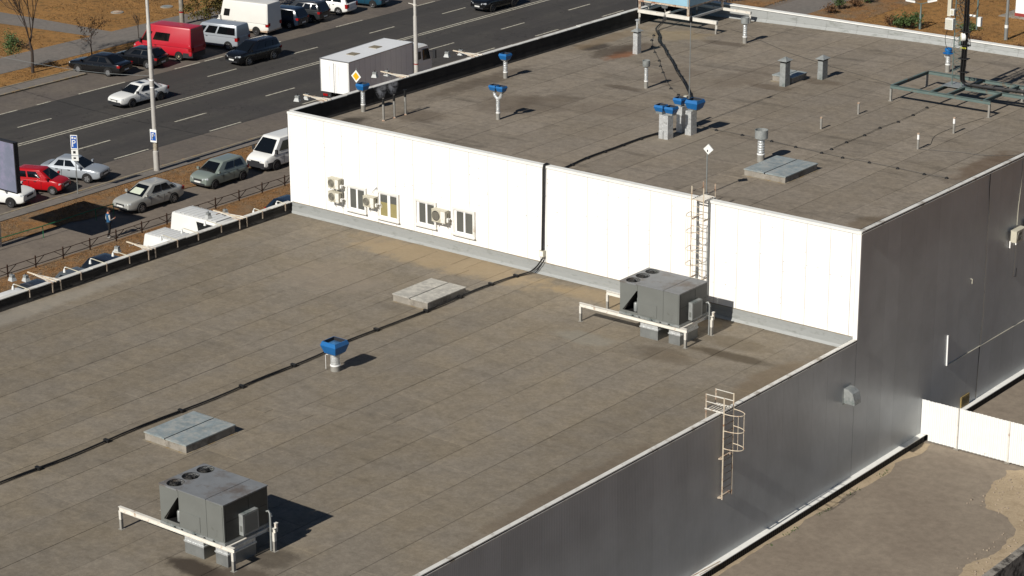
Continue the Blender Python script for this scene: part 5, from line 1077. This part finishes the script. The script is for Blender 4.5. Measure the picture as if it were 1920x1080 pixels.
# box lorry at the near kerb
t = thing('box_truck', 'white box truck with two roof hatches parked along the near kerb', 'truck', (-108.15, 116.0, 0), R(94))
PBX = paint('truck_box', 'e6e6e4', .0, .4)
b = MB(); b.box(0, 7.4, -1.28, 1.28, .95, 3.30); b.build('box_body', PBX, t)
b = MB(); [b.box(-.012, 7.41, s*1.285-.02, s*1.285+.02, z, z+.06) for s in (-1, 1) for z in (.93, 3.26)]; [b.box(x-.02, x+.03, s*1.28-.03, s*1.28+.03, .93, 3.31) for x in (0, 7.38) for s in (-1, 1)]; b.box(-.03, .02, -1.3, 1.3, 3.25, 3.318); b.build('edge_rail', M_RIM, t)
for k in range(1, 12):
    for s in (-1, 1): b = MB(); b.box(.6*k-.008, .6*k+.008, s*1.281-.002, s*1.281+.003, 1.0, 3.24); b.build('side_seam', G('seam_grey', 'b4b4b4', .5, var=0), t)
for s in (-1, 1): b = MB(); b.box(-.03, -.002, s*.645-.55, s*.645+.55, .97, 3.2); b.build('rear_door', PBX, t)
b = MB(); [b.add([(-.032, y-.04, 1.0), (-.032, y+.04, 1.0), (-.06, y+.01, 2.9), (-.06, y-.01, 2.9)], [(0, 1, 2, 3)]) for y in (-.35, .45)]; [b.bar((-.05, y, 1.0), (-.05, y, 3.1), .035) for y in (-.08, .08)]; b.build('door_bar', M_SASH, t)
for x in (2.2, 4.75): b = MB(); b.box(x-.35, x+.35, -.30, .42, 3.301, 3.335); b.build('roof_hatch', G('hatch_tan', '7d7462', .7, var=.1), t)
b = MB(); b.box(0, 9.3, -.5, -.38, .62, .92); b.box(0, 9.3, .38, .5, .62, .92); b.box(-.05, .1, -1.2, 1.2, .5, .62); b.build('chassis', M_PLAST, t)
for s in (-1, 1): b = MB(); b.box(-.07, -.04, s*.85-.2, s*.85+.2, .66, .82); b.build('tail_light', M_TAIL, t)
for x in (1.7, 8.6):
    for s in (-1, 1): wheel(t, x, s*1.08, .48, .28, s, M_RIMD, 0)
b = MB(); b.ring([[(7.75, -1.18, .6), (9.75, -1.18, .6), (9.75, 1.18, .6), (7.75, 1.18, .6)], [(7.75, -1.2, 1.6), (9.85, -1.16, 1.5), (9.85, 1.16, 1.5), (7.75, 1.2, 1.6)], [(7.75, -1.15, 2.7), (9.5, -1.05, 2.65), (9.5, 1.05, 2.65), (7.75, 1.15, 2.7)], [(7.9, -1.0, 2.82), (9.3, -.9, 2.78), (9.3, .9, 2.78), (7.9, 1.0, 2.82)]], True, True); b.build('cab', PW, t)
b = MB(); b.add(fan4((9.85, -1.16, 1.5), (9.85, 1.16, 1.5), (9.5, 1.05, 2.65), (9.5, -1.05, 2.65), .06, .94, .06, .9, .02), [(0, 1, 2, 3)]); b.build('windscreen', M_AUTOG, t)
for s in (-1, 1):
    b = MB(); b.add([(8.75, s*1.195, 1.7), (9.65, s*1.185, 1.65), (9.5, s*1.1, 2.45), (8.75, s*1.165, 2.5)], [(0, 1, 2, 3)]); b.add([(8.1, s*1.205, 1.85), (8.5, s*1.205, 1.85), (8.5, s*1.172, 2.4), (8.1, s*1.172, 2.4)], [(0, 1, 2, 3)]); b.build('side_window', M_AUTOG, t)
    b = MB(); b.box(9.72, 9.86, s*1.45-.12, s*1.45+.12, 1.7, 2.3); b.bar((9.6, s*1.15, 2.2), (9.78, s*1.42, 2.15), .04); b.build('mirror', M_PLAST, t)
b = MB(); b.ring([[(7.8, -.9, 2.825), (8.5, -.85, 2.825), (8.5, .85, 2.825), (7.8, .9, 2.825)], [(7.8, -.85, 3.0), (8.1, -.8, 3.02), (8.1, .8, 3.02), (7.8, .85, 3.0)]], True, True); b.build('wind_deflector', paint('deflector_blue', '5d87a8', .0, .4), t)
b = MB(); b.box(9.70, 9.90, -1.18, 1.18, .42, .86); b.build('bumper', M_PLAST, t)

# ------------------------------------------------------------------ brown lattice fence, green rail
t = thing('lattice_fence', 'low brown metal lattice fence along the edge of the service road', 'fence', (-97.3, 90, 0))
y = 61.5
while y < 121.6:
    b = MB(); b.box(-97.33, -97.27, y-.03, y+.03, 0, .72); b.build('post', M_BROWNF, t, world=True)
    if y < 119.6:
        for z in (.20, .60): b = MB(); b.bar((-97.3, y+.032, z), (-97.3, y+1.968, z), .035, .03); b.build('rail', M_BROWNF, t, world=True)
        for a, za, c, zc in ((.05, .22, .62, .58), (1.38, .58, 1.95, .22)): b = MB(); b.bar((-97.3, y+a, za), (-97.3, y+c, zc), .03); b.build('diagonal', M_BROWNF, t, world=True)
    y += 2
t = thing('green_railing', 'low green railing crossing the billboard shadow on the verge', 'railing', (-101.6, 85, .05))
b = MB(); b.tube([(-101.5, 60, .72), (-101.35, 80, .72), (-101.2, 83.4, .72), (-101.25, 87.5, .73), (-101.2, 88.9, .72)], .028, 6); b.build('rail', M_GREENF, t, world=True)
for y, x in ((72, -101.4), (76, -101.38), (80, -101.35), (83.4, -101.2), (87.5, -101.25), (88.85, -101.2)): b = MB(); b.tube([(x, y, 0), (x, y, .72)], .025, 6); b.build('post', M_GREENF, t, world=True)

# ------------------------------------------------------------------ poles and signs
def letter_P(t, m, loc, s, ax, nm='letter_p'):
    # flat P built from a stem and a bowl, on the plane x = along ax
    b = MB(); st = []
    for k in range(13): a = -math.pi/2+math.pi*k/12; st.append((.0+.24*math.cos(a), .25+.25*math.sin(a)))
    inn = [(.0+.12*math.cos(-math.pi/2+math.pi*k/12), .25+.13*math.sin(-math.pi/2+math.pi*k/12)) for k in range(13)]
    f = lambda x, z: (x*s, 0, z*s)
    b.ring([[f(*p) for p in st], [f(*p) for p in inn]], False, False, closed=False)
    for x0, x1, z0, z1 in ((-.28, -.15, -.5, .5), (-.152, .005, .375, .5), (-.152, .005, .0, .125)): b.quad(f(x0, z0), f(x1, z0), f(x1, z1), f(x0, z1))
    o = b.build(nm, m, t); o.location = loc; return o
t = thing('lamp_post', 'tall grey lamp post on the near pavement with a blue parking sign', 'lamp post', (-106.05, 96.95, .1))
b = MB(); b.lathe([(.19, 0), (.19, 1.25), (.16, 1.28)], n=16); b.lathe([(.16, 1.28), (.145, 4.9), (.135, 9.4), (.11, 9.44), (.095, 13)], n=16); b.build('column', M_POLE, t)
b = MB(); b.lathe([(.155, 5.85), (.155, 5.95)], n=16); b.lathe([(.15, 5.4), (.15, 5.46)], n=16); b.bar((-.35, 0, 5.9), (.15, 0, 5.9), .03); b.build('clamp', M_SASH, t)
b = MB(); b.lathe([(.161, 1.35), (.16, 1.9)], n=16); b.build('poster_wrap', G('torn_posters', 'a89f8c', .8, var=.3, scale=9, dirt='5f574a', damt=.5, dscale=6), t)
b = MB(); b.tube([(0, 0, 13), (-.3, -.0, 13.3), (-1.8, 0, 13.7)], .05, 8); b.box(-2.5, -1.7, -.15, .15, 13.62, 13.78); b.build('lamp_arm', M_POLE, t)
o = thing('parking_sign', 'blue parking sign strapped to the tall lamp post', 'sign', (-105.98, 96.76, 2.42), R(12))
b = MB(); b.box(-.24, .24, -.03, -.01, -.42, .42); b.build('board', M_SIGNW, o); b = MB(); b.box(-.19, .19, -.036, -.031, -.30, .24); b.build('blue_face', M_SIGNB, o); letter_P(o, M_SIGNW, (.0, -.040, -.03), .40, 0)
b = MB(); b.quad((-.10, -.042, -.16), (-.04, -.042, -.18), (.08, -.042, .10), (.03, -.042, .12)); b.build('scratch', M_BLACK, o)
t = thing('lamp_post', 'tall grey lamp post standing at the cab of the white box truck', 'lamp post', (-105.95, 122.15, .1))
b = MB(); b.lathe([(.17, 0), (.17, 1.5), (.16, 1.53), (.145, 5.5), (.135, 5.55), (.115, 5.6), (.095, 13)], n=16); b.build('column', M_POLE, t)
b = MB(); b.lathe([(.168, 2.05), (.168, 2.12)], n=16); b.build('red_band', M_TAIL, t); b = MB(); b.bar((-.6, 0, 6.4), (.15, 0, 6.35), .04); b.lathe([(.13, 6.28), (.13, 6.42)], n=12); b.build('clamp', M_RUSTW, t)
t = thing('concrete_pole', 'ringed concrete pole on the far pavement behind the red van', 'pole', (-135.9, 127.9, 0))
b = MB(); b.lathe([(.20, 0), (.17, 5), (.14, 10)], n=14); b.build('column', M_CONC, t); b = MB(); b.lathe([(.20, 1.0), (.20, 1.12)], n=14); b.build('red_band', M_TAIL, t); b = MB(); [b.lathe([(.196-.003*k, .45*k+.3), (.196-.003*k, .45*k+.33)], n=14) for k in range(1, 12)]; b.build('ring', M_CURB, t)
t = thing('parking_sign', 'narrow blue parking sign with small plates on a thin pole by the verge', 'sign', (-106.12, 90.4, .1), R(30))
b = MB(); b.tube([(0, 0, 0), (0, 0, 3.75)], .03, 8); b.build('pole', M_ZINC, t)
b = MB(); b.box(-.22, .22, -.06, -.04, 2.85, 3.75); b.build('board', M_SIGNW, t); b = MB(); b.box(-.18, .18, -.066, -.061, 2.92, 3.70); b.build('blue_face', M_SIGNB, t); letter_P(t, M_SIGNW, (0, -.070, 3.22), .44, 0)
b = MB(); b.box(-.14, -.02, -.070, -.067, 3.52, 3.64); b.box(.03, .13, -.070, -.067, 3.50, 3.60); b.build('pictogram', M_SIGNW, t)
for z0, z1 in ((2.46, 2.82), (2.12, 2.42)): b = MB(); b.box(-.22, .22, -.06, -.04, z0, z1); b.build('small_plate', M_SIGNW, t); b = MB(); b.box(-.1, .06, -.064, -.061, z0+.12, z1-.08); b.build('plate_mark', M_BLACK, t)
t = thing('priority_sign', 'yellow diamond priority road sign in front of the box truck', 'road sign', (-105.95, 115.8, .1))
b = MB(); b.tube([(0, .03, 0), (0, .03, 3.0)], .03, 8); b.build('pole', M_ZINC, t)
b = MB(); b.extr([(0, 1.97), (.45, 2.42), (0, 2.87), (-.45, 2.42)], -.02, 0); b.build('board', M_SIGNW, t); b = MB(); b.extr([(0, 2.12), (.30, 2.42), (0, 2.72), (-.30, 2.42)], -.026, -.021); b.build('yellow_face', M_YEL, t)
t = thing('billboard', 'blank grey blue billboard cut off by the left edge of the photo', 'billboard', (-101.95, 80.3, 0))
b = MB(); b.box(-2.75, 2.75, -.14, .14, 3.80, 6.74); b.build('panel_box', M_PLAST, t); b = MB(); b.box(-2.69, 2.69, -.155, -.141, 3.86, 6.68); b.build('print', M_BILL, t)
b = MB(); [b.box(x-.03, x+.03, -.165, -.14, 3.78, 6.76) for x in (-2.74, 2.74)]; [b.box(-2.77, 2.77, -.165, -.14, z-.03, z+.03) for z in (3.81, 6.73)]; b.build('border', M_PLAST, t)
b = MB(); b.box(-.2, .2, .15, .5, 0, 6.2); b.build('post', M_POLE, t)
t = thing('street_lamp', 'two armed park lamp standing beyond the grey rear parapet', 'street lamp', (-87.4, 161.9, 0), R(38))
b = MB(); b.lathe([(.10, 0), (.10, 1.2), (.07, 1.25), (.05, 2.1)], n=12); b.build('column', M_STEELG, t)
for s in (-1, 1):
    b = MB(); b.tube([(0, 0, 2.05), (s*.6, 0, 2.2)], .03, 6); b.build('arm', M_STEELG, t)
    b = MB(); b.ring([[(s*.5, -.12, 2.15), (s*1.25, -.1, 2.3), (s*1.25, .1, 2.3), (s*.5, .12, 2.15)], [(s*.5, -.10, 2.3), (s*1.2, -.06, 2.42), (s*1.2, .06, 2.42), (s*.5, .10, 2.3)]]); b.build('lamp_head', M_SIGNW, t)
t = thing('light_pole', 'grey round pole with a white band beyond the grey rear parapet', 'pole', (-80.25, 162.6, 0)); b = MB(); b.lathe([(.15, 0), (.15, 1.4), (.12, 1.42), (.10, 7)], n=12); b.build('column', M_ZINC, t); b = MB(); b.lathe([(.153, .95), (.153, 1.2)], n=12); b.build('band', M_SIGNW, t)
for (x, y), lb in (((-143.6, 127.9), 'brown manhole ring on the dry grass, further left'), ((-141.9, 131.9), 'pale manhole ring on the dry grass, behind the concrete pole')):
    t = thing('manhole', lb, 'manhole', (x, y, 0), 0, 'manholes on the dry grass'); b = MB(); b.lathe([(.55, 0), (.52, .06), (.4, .07)], n=18); b.build('ring', M_CONC, t); b = MB(); b.lathe([(.38, .05), (.38, .09), (.0001, .1)], n=18); b.build('cover', M_RUST if 'brown' in lb else M_GALV, t)
t = thing('kiosk', 'corner of a white building with a red base at the top right edge', 'building', (-79.5, 173.2, 0)); b = MB(); b.box(-4.1, 4, -2.4, 3, .28, 3); b.build('wall', M_WHITEP, t); b = MB(); b.box(-4.13, 4.03, -2.43, 3.03, 0, .279); b.build('base', G('red_base', '8a2f2a', .7, var=.1), t); b = MB(); b.box(-5.2, 5, -3.2, 3.5, -.02, .03); b.build('apron', M_CONC, t)
t = thing('picket_fence', 'dark picket fence behind the blue rooftop sign', 'fence', (-105.5, 160, 0))
for k in range(46): b = MB(); x = -109+k*.13; y = 153.5+k*.26; b.box(x-.02, x+.02, y-.06, y+.06, .05, 1.5); b.build('picket', M_RIMD, t, world=True)
for z in (.4, 1.2): b = MB(); b.bar((-109, 153.5, z), (-103.15, 165.2, z), .05); b.build('rail', M_RIMD, t, world=True)
for pts, lb in (([(-106.05, 96.95, 6.25), (-112.4, 97.1, 5.6), (-122.2, 98.1, 5.0), (-133, 99.3, 4.9)], 'thin pale span wire from the lamp post towards the bare tree'),):
    t = thing('span_wire', lb, 'wire', pts[0]); b = MB(); b.tube(smooth(pts, 6), .014, 4); b.build('wire', M_ZINC, t, world=True)

# ------------------------------------------------------------------ trees and shrubs
def branch_tree(name, label, loc, h, trunk_r, spread, depth, leaf=None, nleaf=0, lsize=.1, leaf_zone=None, seed=1, group=None, fork=.45, upright=.6, twigs=(2, 3, 3)):
    rr = random.Random(seed); t = thing(name, label, 'tree', loc, 0, group)
    tb = MB(); bb = MB(); tips = []
    p = [Vector((0, 0, -.05))]; nseg = 5
    for i in range(1, nseg+1): p.append(Vector((rr.uniform(-.05, .05)*i*trunk_r*5, rr.uniform(-.05, .05)*i*trunk_r*5, h*fork*i/nseg)))
    tb.tube(p, trunk_r, 8, [trunk_r*(1.25-.5*i/nseg) for i in range(nseg+1)])
    tb.build('trunk', M_BARK, t)
    def grow(a, d, l, r, k):
        pts = [a]; dd = d.copy()
        for i in range(3):
            dd = (dd+Vector((rr.uniform(-.2, .2), rr.uniform(-.2, .2), .10*upright))).normalized(); pts.append(pts[-1]+dd*l/3)
        bb.tube(pts, r, 5, [r, r*.85, r*.7, r*.5], caps=False)
        tips.extend(pts[1:])
        if k > 0:
            for j in range(rr.choice(twigs)):
                q = pts[rr.choice((1, 2, 3, 3))]; an = rr.uniform(0, 2*math.pi); n = dd.orthogonal().normalized(); n.rotate(Matrix.Rotation(an, 3, dd))
                grow(q, (dd+n*rr.uniform(.5, .95)*spread).normalized(), l*rr.uniform(.58, .8), max(.011, r*.52), k-1)
    n0 = 5
    for j in range(n0):
        an = 2*math.pi*j/n0+rr.uniform(-.4, .4); zz = p[-1] if j < 3 else p[rr.choice((3, 4))]
        grow(zz, Vector((math.cos(an)*spread*.7, math.sin(an)*spread*.7, upright+.25)).normalized(), h*(1-fork)*.55, trunk_r*.45, depth)
    bb.build('crown_branches', M_BARK, t)
    if leaf:
        lb = MB(); cand = [q for q in tips if not leaf_zone or leaf_zone(q)] or tips
        for i in range(nleaf):
            q = rr.choice(cand)+Vector((rr.gauss(0, .16), rr.gauss(0, .16), rr.gauss(0, .14))); n = Vector((rr.gauss(0, 1), rr.gauss(0, 1), rr.gauss(0, .8))).normalized(); u = n.orthogonal().normalized(); v_ = n.cross(u); s = lsize*rr.uniform(.6, 1.3)
            lb.add([q-u*s*.5, q+v_*s*.35, q+u*s*.6, q-v_*s*.35], [(0, 1, 2, 3)])
        lv = lb.build('leaves', leaf, t); lv['kind'] = 'stuff'
    return t
GT = 'trees along the far pavement'
bt = branch_tree('bare_tree', 'tall almost bare tree with a green tuft on its left', (-132.95, 109.75, 0), 8.6, .10, .62, 5, M_LEAFG, 0, .13, None, 5, GT, .33, 1.0, (3, 3, 4))
rr = random.Random(41); lb = MB(); tb = MB()
for k in range(16):
    e = Vector((-1.05+rr.gauss(0, .38), -.85+rr.gauss(0, .38), 2.15+rr.gauss(0, .42))); tb.tube([(0, 0, 1.6+.05*k), e*.5+Vector((0, 0, .95)), e], .01, 4, [.018, .012, .006], caps=False)
    for i in range(85):
        q = e+Vector((rr.gauss(0, .2), rr.gauss(0, .2), rr.gauss(0, .18))); n = Vector((rr.gauss(0, 1), rr.gauss(0, 1), rr.gauss(.4, .8))).normalized(); u = n.orthogonal().normalized(); v_ = n.cross(u); s_ = .11*rr.uniform(.6, 1.3); lb.add([q-u*s_*.5, q+v_*s_*.35, q+u*s_*.6, q-v_*s_*.35], [(0, 1, 2, 3)])
tb.build('side_branches', M_BARK, bt); lb.build('leaves', M_LEAFG, bt)['kind'] = 'stuff'
branch_tree('young_tree', 'small young tree with drooping brown leaves beside the black saloon', (-133.2, 115.8, 0), 2.95, .045, .8, 3, M_LEAFB, 320, .12, None, 8, GT, .5, .35)
branch_tree('young_tree', 'thin leafless sapling left of the tall lamp post', (-135.1, 122.4, 0), 2.0, .03, .5, 2, None, 0, .1, None, 9, GT, .4, .9)
branch_tree('leafy_tree', 'green and yellow leafy tree behind the silver minibus', (-134.8, 129.35, 0), 2.5, .05, 1.0, 4, M_LEAFO, 1900, .15, None, 12, GT, .30, .35)
branch_tree('leafy_tree', 'bushy green tree cut off by the top edge above the white delivery van', (-134.9, 133.6, 0), 3.6, .05, 1.0, 4, M_LEAFO, 3000, .18, None, 15, GT, .30, .5)
def shrub(loc, rad, h, n, m, label, seed, ls=.14):
    rr = random.Random(seed); t = thing('shrub', label, 'shrub', loc, 0, 'shrubs beyond the grey rear parapet'); b = MB(); tips = []
    for k in range(26):
        an = rr.uniform(0, 6.28); d = rr.uniform(.2, 1)*rad; e = Vector((math.cos(an)*d, math.sin(an)*d, h*rr.uniform(.45, 1.)*(1.1-.4*d/rad))); b.tube([(0, 0, 0), e*.5+Vector((0, 0, .1)), e], .012, 4, [.018, .012, .006], caps=False); tips += [e, e*.8, e*.62]
    b.build('stems', M_BARK, t); b = MB()
    for i in range(n):
        q = rr.choice(tips)+Vector((rr.gauss(0, .13), rr.gauss(0, .13), rr.gauss(0, .12))); q.z = max(.03, q.z); nn = Vector((rr.gauss(0, 1), rr.gauss(0, 1), rr.gauss(.4, .8))).normalized(); u = nn.orthogonal().normalized(); v_ = nn.cross(u); s = ls*rr.uniform(.6, 1.3); b.add([q-u*s*.5, q+v_*s*.35, q+u*s*.6, q-v_*s*.35], [(0, 1, 2, 3)])
    b.build('foliage', m, t)['kind'] = 'stuff'; return t
shrub((-88.4, 161.7, 0), 1.3, 1.4, 1500, M_LEAFG, 'round green shrub at the foot of the two armed lamp', 1)
shrub((-89.9, 161.6, 0), .7, .9, 300, M_LEAFB, 'thin brown shrub left of the round green shrub', 2)
for k, (x, y, h, lb) in enumerate(((-96.2, 162.7, .9, 'nearest small shrub along the edge of the rear path'), (-96.3, 164.4, 1.3, 'taller pointed shrub along the edge of the rear path'), (-95.9, 166.2, .8, 'brownish low shrub along the edge of the rear path'), (-95.8, 168, 1.1, 'farthest shrub along the edge of the rear path'))): shrub((x, y, 0), .55, h, 420, M_LEAFG if k % 2 else M_LEAFB, lb, 20+k, .12)
shrub((-84.2, 164, 0), 1.0, .5, 420, M_LEAFG, 'low green weeds right of the radio mast', 31); shrub((-82.0, 160.5, 0), 1.2, .45, 420, M_LEAFB, 'low brown weeds close behind the rear parapet', 32)
shrub((-77.3, 160.0, 0), 1.1, .5, 420, M_LEAFB, 'low brown weeds right of the banded pole', 33)
rr = random.Random(19); b = MB()
for i in range(420):
    x, y = rr.uniform(-41.3, -36.2), rr.uniform(76.5, 87.2)
    if x < -38.6+.0*y and y < 82.4: continue
    s_ = rr.uniform(.012, .045); a = rr.uniform(0, 6.28); b.sq([(s_, .015), (s_*.8, .02+s_*.7), (s_*.3, .02+s_)], (x, y, 0), rr.uniform(.6, 1.3))
tag(b.build('pebbles', G('pebble', '8d8070', .9, var=.4, scale=4, world_co=True)), 'scattered stones and crumbs lying on the sand patch', kind='stuff')
# loose dry grass tufts and fallen leaves
rr = random.Random(77); b = MB(); lf = MB()
def tuft(x, y, z, s):
    for k in range(rr.choice((3, 4, 5))):
        an = rr.uniform(0, 6.28); h = s*rr.uniform(.6, 1.4); w = .022; dx, dy = math.cos(an), math.sin(an); l = rr.uniform(.3, 1.1)*h
        b.add([(x-dy*w, y+dx*w, z), (x+dy*w, y-dx*w, z), (x+dx*l, y+dy*l, z+h)], [(0, 1, 2)])
zones = [(-105.4, -102.3, 76, 112, .05, 5200, .045), (-97.2, -92.8, 62, 101, .016, 7000, .045), (-134.3, -131.1, 96, 130, 0, 4500, .06), (-150, -138.8, 96, 135, 0, 9000, .07), (-97, -74, 157.5, 178, 0, 8000, .08), (-109, -101.5, 158, 170, 0, 1500, .08)]
for x0, x1, y0, y1, z, n, s in zones:
    for i in range(n):
        x, y = rr.uniform(x0, x1), rr.uniform(y0, y1)
        if noise.noise((x*.35, y*.35, 3)) < -.18 or (-105.3 < x < -98.9 and 0): continue
        if x < -138 and 118.5 < y < 123: continue
        tuft(x, y, z, s)
o = b.build('dry_grass_tufts', G('straw', '8a6a42', .9, var=.4, scale=1.2, world_co=True)); tag(o, 'dry straw coloured grass tufts on the verges and lawns', kind='stuff')
for x0, x1, y0, y1, z, n in ((-105.5, -102, 76, 104, .055, 900), (-97.2, -92.7, 62, 99, .02, 1500), (-129.6, -129, 100, 112, .125, 60), (-106.9, -106.6, 80, 112, .02, 120)):
    for i in range(n):
        x, y = rr.uniform(x0, x1), rr.uniform(y0, y1); a = rr.uniform(0, 6.28); s = rr.uniform(.02, .045); c, d = math.cos(a)*s, math.sin(a)*s
        lf.add([(x-c, y-d, z), (x+d*.6, y-c*.6, z+.02), (x+c, y+d, z+.01), (x-d*.6, y+c*.6, z+.025)], [(0, 1, 2, 3)])
o = lf.build('fallen_leaves', G('fallen_leaf', 'a3713a', .85, var=.4, scale=3, world_co=True)); tag(o, 'fallen brown leaves scattered along the verge and kerbs', kind='stuff')
b = MB()
for i in range(520):
    y = rr.uniform(60, 86); x = -45.7+rr.uniform(0, .22)
    if noise.noise((y*.8, 0, 9)) < .12: continue
    a = rr.uniform(0, 6.28); s = rr.uniform(.03, .08); b.add([(x, y, .01), (x+.03, y+.03, .01), (x+math.cos(a)*s, y+math.sin(a)*s, .02+s)], [(0, 1, 2)])
for i in range(70):
    x, y = -37.0+rr.gauss(0, .15), 81.4+rr.gauss(0, .3); a = rr.uniform(0, 6.28); b.add([(x, y, .01), (x+.05, y+.02, .02), (x+math.cos(a)*.1, y+math.sin(a)*.1, .1)], [(0, 1, 2)])
o = b.build('weeds', M_LEAFG); tag(o, 'small green weeds along the foot of the grey wall and in the sand', kind='stuff')

# ------------------------------------------------------------------ the walking person
def person(loc, face):
    t = thing('person', 'person in a blue jacket with white sleeves and black trousers walking on the service road', 'person', loc, R(face))
    V_, E_, Rr = [], [], []
    def add(p, r, parent=None):
        V_.append(p); Rr.append(r)
        if parent is not None: E_.append((parent, len(V_)-1))
        return len(V_)-1
    # local frame: +x forward, +y left
    pel = add((0, 0, .93), .135); sp = add((.01, 0, 1.10), .13, pel); ch = add((.0, 0, 1.30), .155, sp); nk0 = add((-.01, 0, 1.44), .10, ch); nk = add((.01, 0, 1.52), .055, nk0); hd0 = add((.04, 0, 1.60), .082, nk); hd = add((.055, 0, 1.69), .095, hd0); hd2 = add((.05, 0, 1.745), .07, hd); add((.135, 0, 1.645), .018, hd0)
    for s, hip, knee, ank, toe in ((1, (0, .095, .90), (.10, .10, .50), (.02, .10, .09), (.17, .11, .04)), (-1, (0, -.095, .90), (-.02, -.10, .50), (-.16, -.10, .10), (-.02, -.11, .04))):
        h = add(hip, .098, pel); k = add(knee, .062, h); c = add(lerp3(knee, ank, .35), .058, k); a = add(ank, .042, c); f = add(toe, .038, a)
    for s, el, wr, hnd in ((1, (-.03, .26, 1.10), (.10, .24, .93), (.14, .235, .86)), (-1, (-.01, -.25, 1.13), (.24, -.17, 1.16), (.315, -.15, 1.18))):
        sh = add((-.01, s*.175, 1.40), .068, nk0); e = add(el, .046, sh); w = add(wr, .032, e); p = add(hnd, .030, w)
        d = Vector(hnd)-Vector(wr); d.normalize()
        for j in range(4):
            o_ = Vector((0, s*(.0), 0))+Vector((0, 0, 1)).cross(d).normalized()*(.026-.0175*j) if abs(d.z) < .9 else Vector((0, .026-.0175*j, 0)); b0 = Vector(hnd)+d*.03+o_; f1 = add(tuple(b0), .0095, p); f2 = add(tuple(b0+d*(.035, .042, .045, .034)[j]+Vector((0, 0, .012))), .0085, f1); add(tuple(b0+d*.05+Vector((0, 0, .035))), .0075, f2)
        b0 = Vector(hnd)+Vector((.0, -s*.03, .02)); f1 = add(tuple(b0), .011, p); add(tuple(b0+d*.035+Vector((0, -s*.008, .022))), .009, f1)
    me = D.meshes.new('body'); me.from_pydata(V_, E_, []); o = D.objects.new('body', me); COL.objects.link(o)
    m = o.modifiers.new('skin', 'SKIN'); o.modifiers.new('sub', 'SUBSURF').levels = 2
    for i, sv_ in enumerate(me.skin_vertices[0].data): sv_.radius = (Rr[i], Rr[i]); sv_.use_root = (i == 0)
    dg = bpy.context.evaluated_depsgraph_get(); nm = D.meshes.new_from_object(o.evaluated_get(dg)); D.objects.remove(o)
    o = D.objects.new('body', nm); COL.objects.link(o); o.parent = t
    ms = [G('skin', 'b98066', .6, var=.05), G('jacket_blue', '1d4f74', .8, var=.1), G('sleeve_white', 'b9b7b2', .8, var=.05), G('trouser_black', '0e0e10', .85, var=.1), G('shoe_white', 'd9d7d2', .6, var=.03)]
    nm.materials.clear(); [nm.materials.append(q) for q in ms]
    for f in nm.polygons:
        c = f.center; ay = abs(c.y); f.use_smooth = True
        hand = (c.x > .245 and c.y < 0 and c.z > 1.0) or (c.y > .15 and c.z < .93 and c.z > .6 and c.x > .08)
        f.material_index = 0 if c.z > 1.49 or hand else 2 if (ay > .185 and c.z > .88 and c.z < 1.45) or (c.x > .10 and c.z > .95 and c.z < 1.3 and ay > .1) else 1 if c.z > .95 else 3 if c.z > .11 else 4
    b = MB()
    rings = []
    for k in range(7):
        a = math.pi*.5*k/6; rr_ = .102*math.cos(a)+.002; z = 1.685+.098*math.sin(a); rings.append([(.040+rr_*1.05*math.cos(2*math.pi*j/16)-(.0 if k else .012), rr_*math.sin(2*math.pi*j/16), z-(.055*(math.cos(2*math.pi*j/16) < .2) if k == 0 else 0)) for j in range(16)])
    b.ring(rings, False, True, True); b.build('hair', G('hair_dark', '1a1411', .8, var=.15), t)
    b = MB()
    for s in (-1, 1): b.lathe([(.0001, -.012), (.012, 0), (.0001, .012)], (.148, s*.033, 1.68), 8); 
    b.build('eye', M_BLACK, t)
    b = MB(); b.box(.139, .146, -.022, .022, 1.605, 1.613); b.build('mouth', G('lip', '7d3f38', .6, var=0), t)
    for s in (-1, 1): b = MB(); b.ring([[(.045+.02*math.cos(2*math.pi*j/8), s*.093, 1.66+.03*math.sin(2*math.pi*j/8)) for j in range(8)], [(.04+.024*math.cos(2*math.pi*j/8), s*.108, 1.66+.034*math.sin(2*math.pi*j/8)) for j in range(8)]]); b.build('ear', ms[0], t)
    b = MB(); rg = []
    for z, k in ((.94, 1.0), (.97, 1.03), (1.0, 1.02)): rg.append([(.17*k*math.cos(2*math.pi*j/16)+.0, .175*k*math.sin(2*math.pi*j/16), z) for j in range(16)])
    b.ring(rg, False, False, True); b.build('jacket_hem', G('hem_dark', '15222e', .8, var=.05), t)
    return t
def lerp3(a, b, u): return tuple(lerp(x, y, u) for x, y in zip(a, b))
pp = person((-98.1, 85.7, .012), 72)
M_ = Matrix.Rotation(R(72), 4, 'Z'); q = Vector((-98.1, 85.7, .012))+M_ @ Vector((.355, -.15, 1.215))
t = thing('phone', 'small dark phone held in the hand of the walking person', 'phone', q, R(72)); b = MB(); b.box(-.035, .035, -.07, .07, -.005, .005); b.build('case', M_BLACK, t); b = MB(); b.box(-.031, .031, -.064, .064, .0055, .007); b.build('screen', M_AUTOG, t)
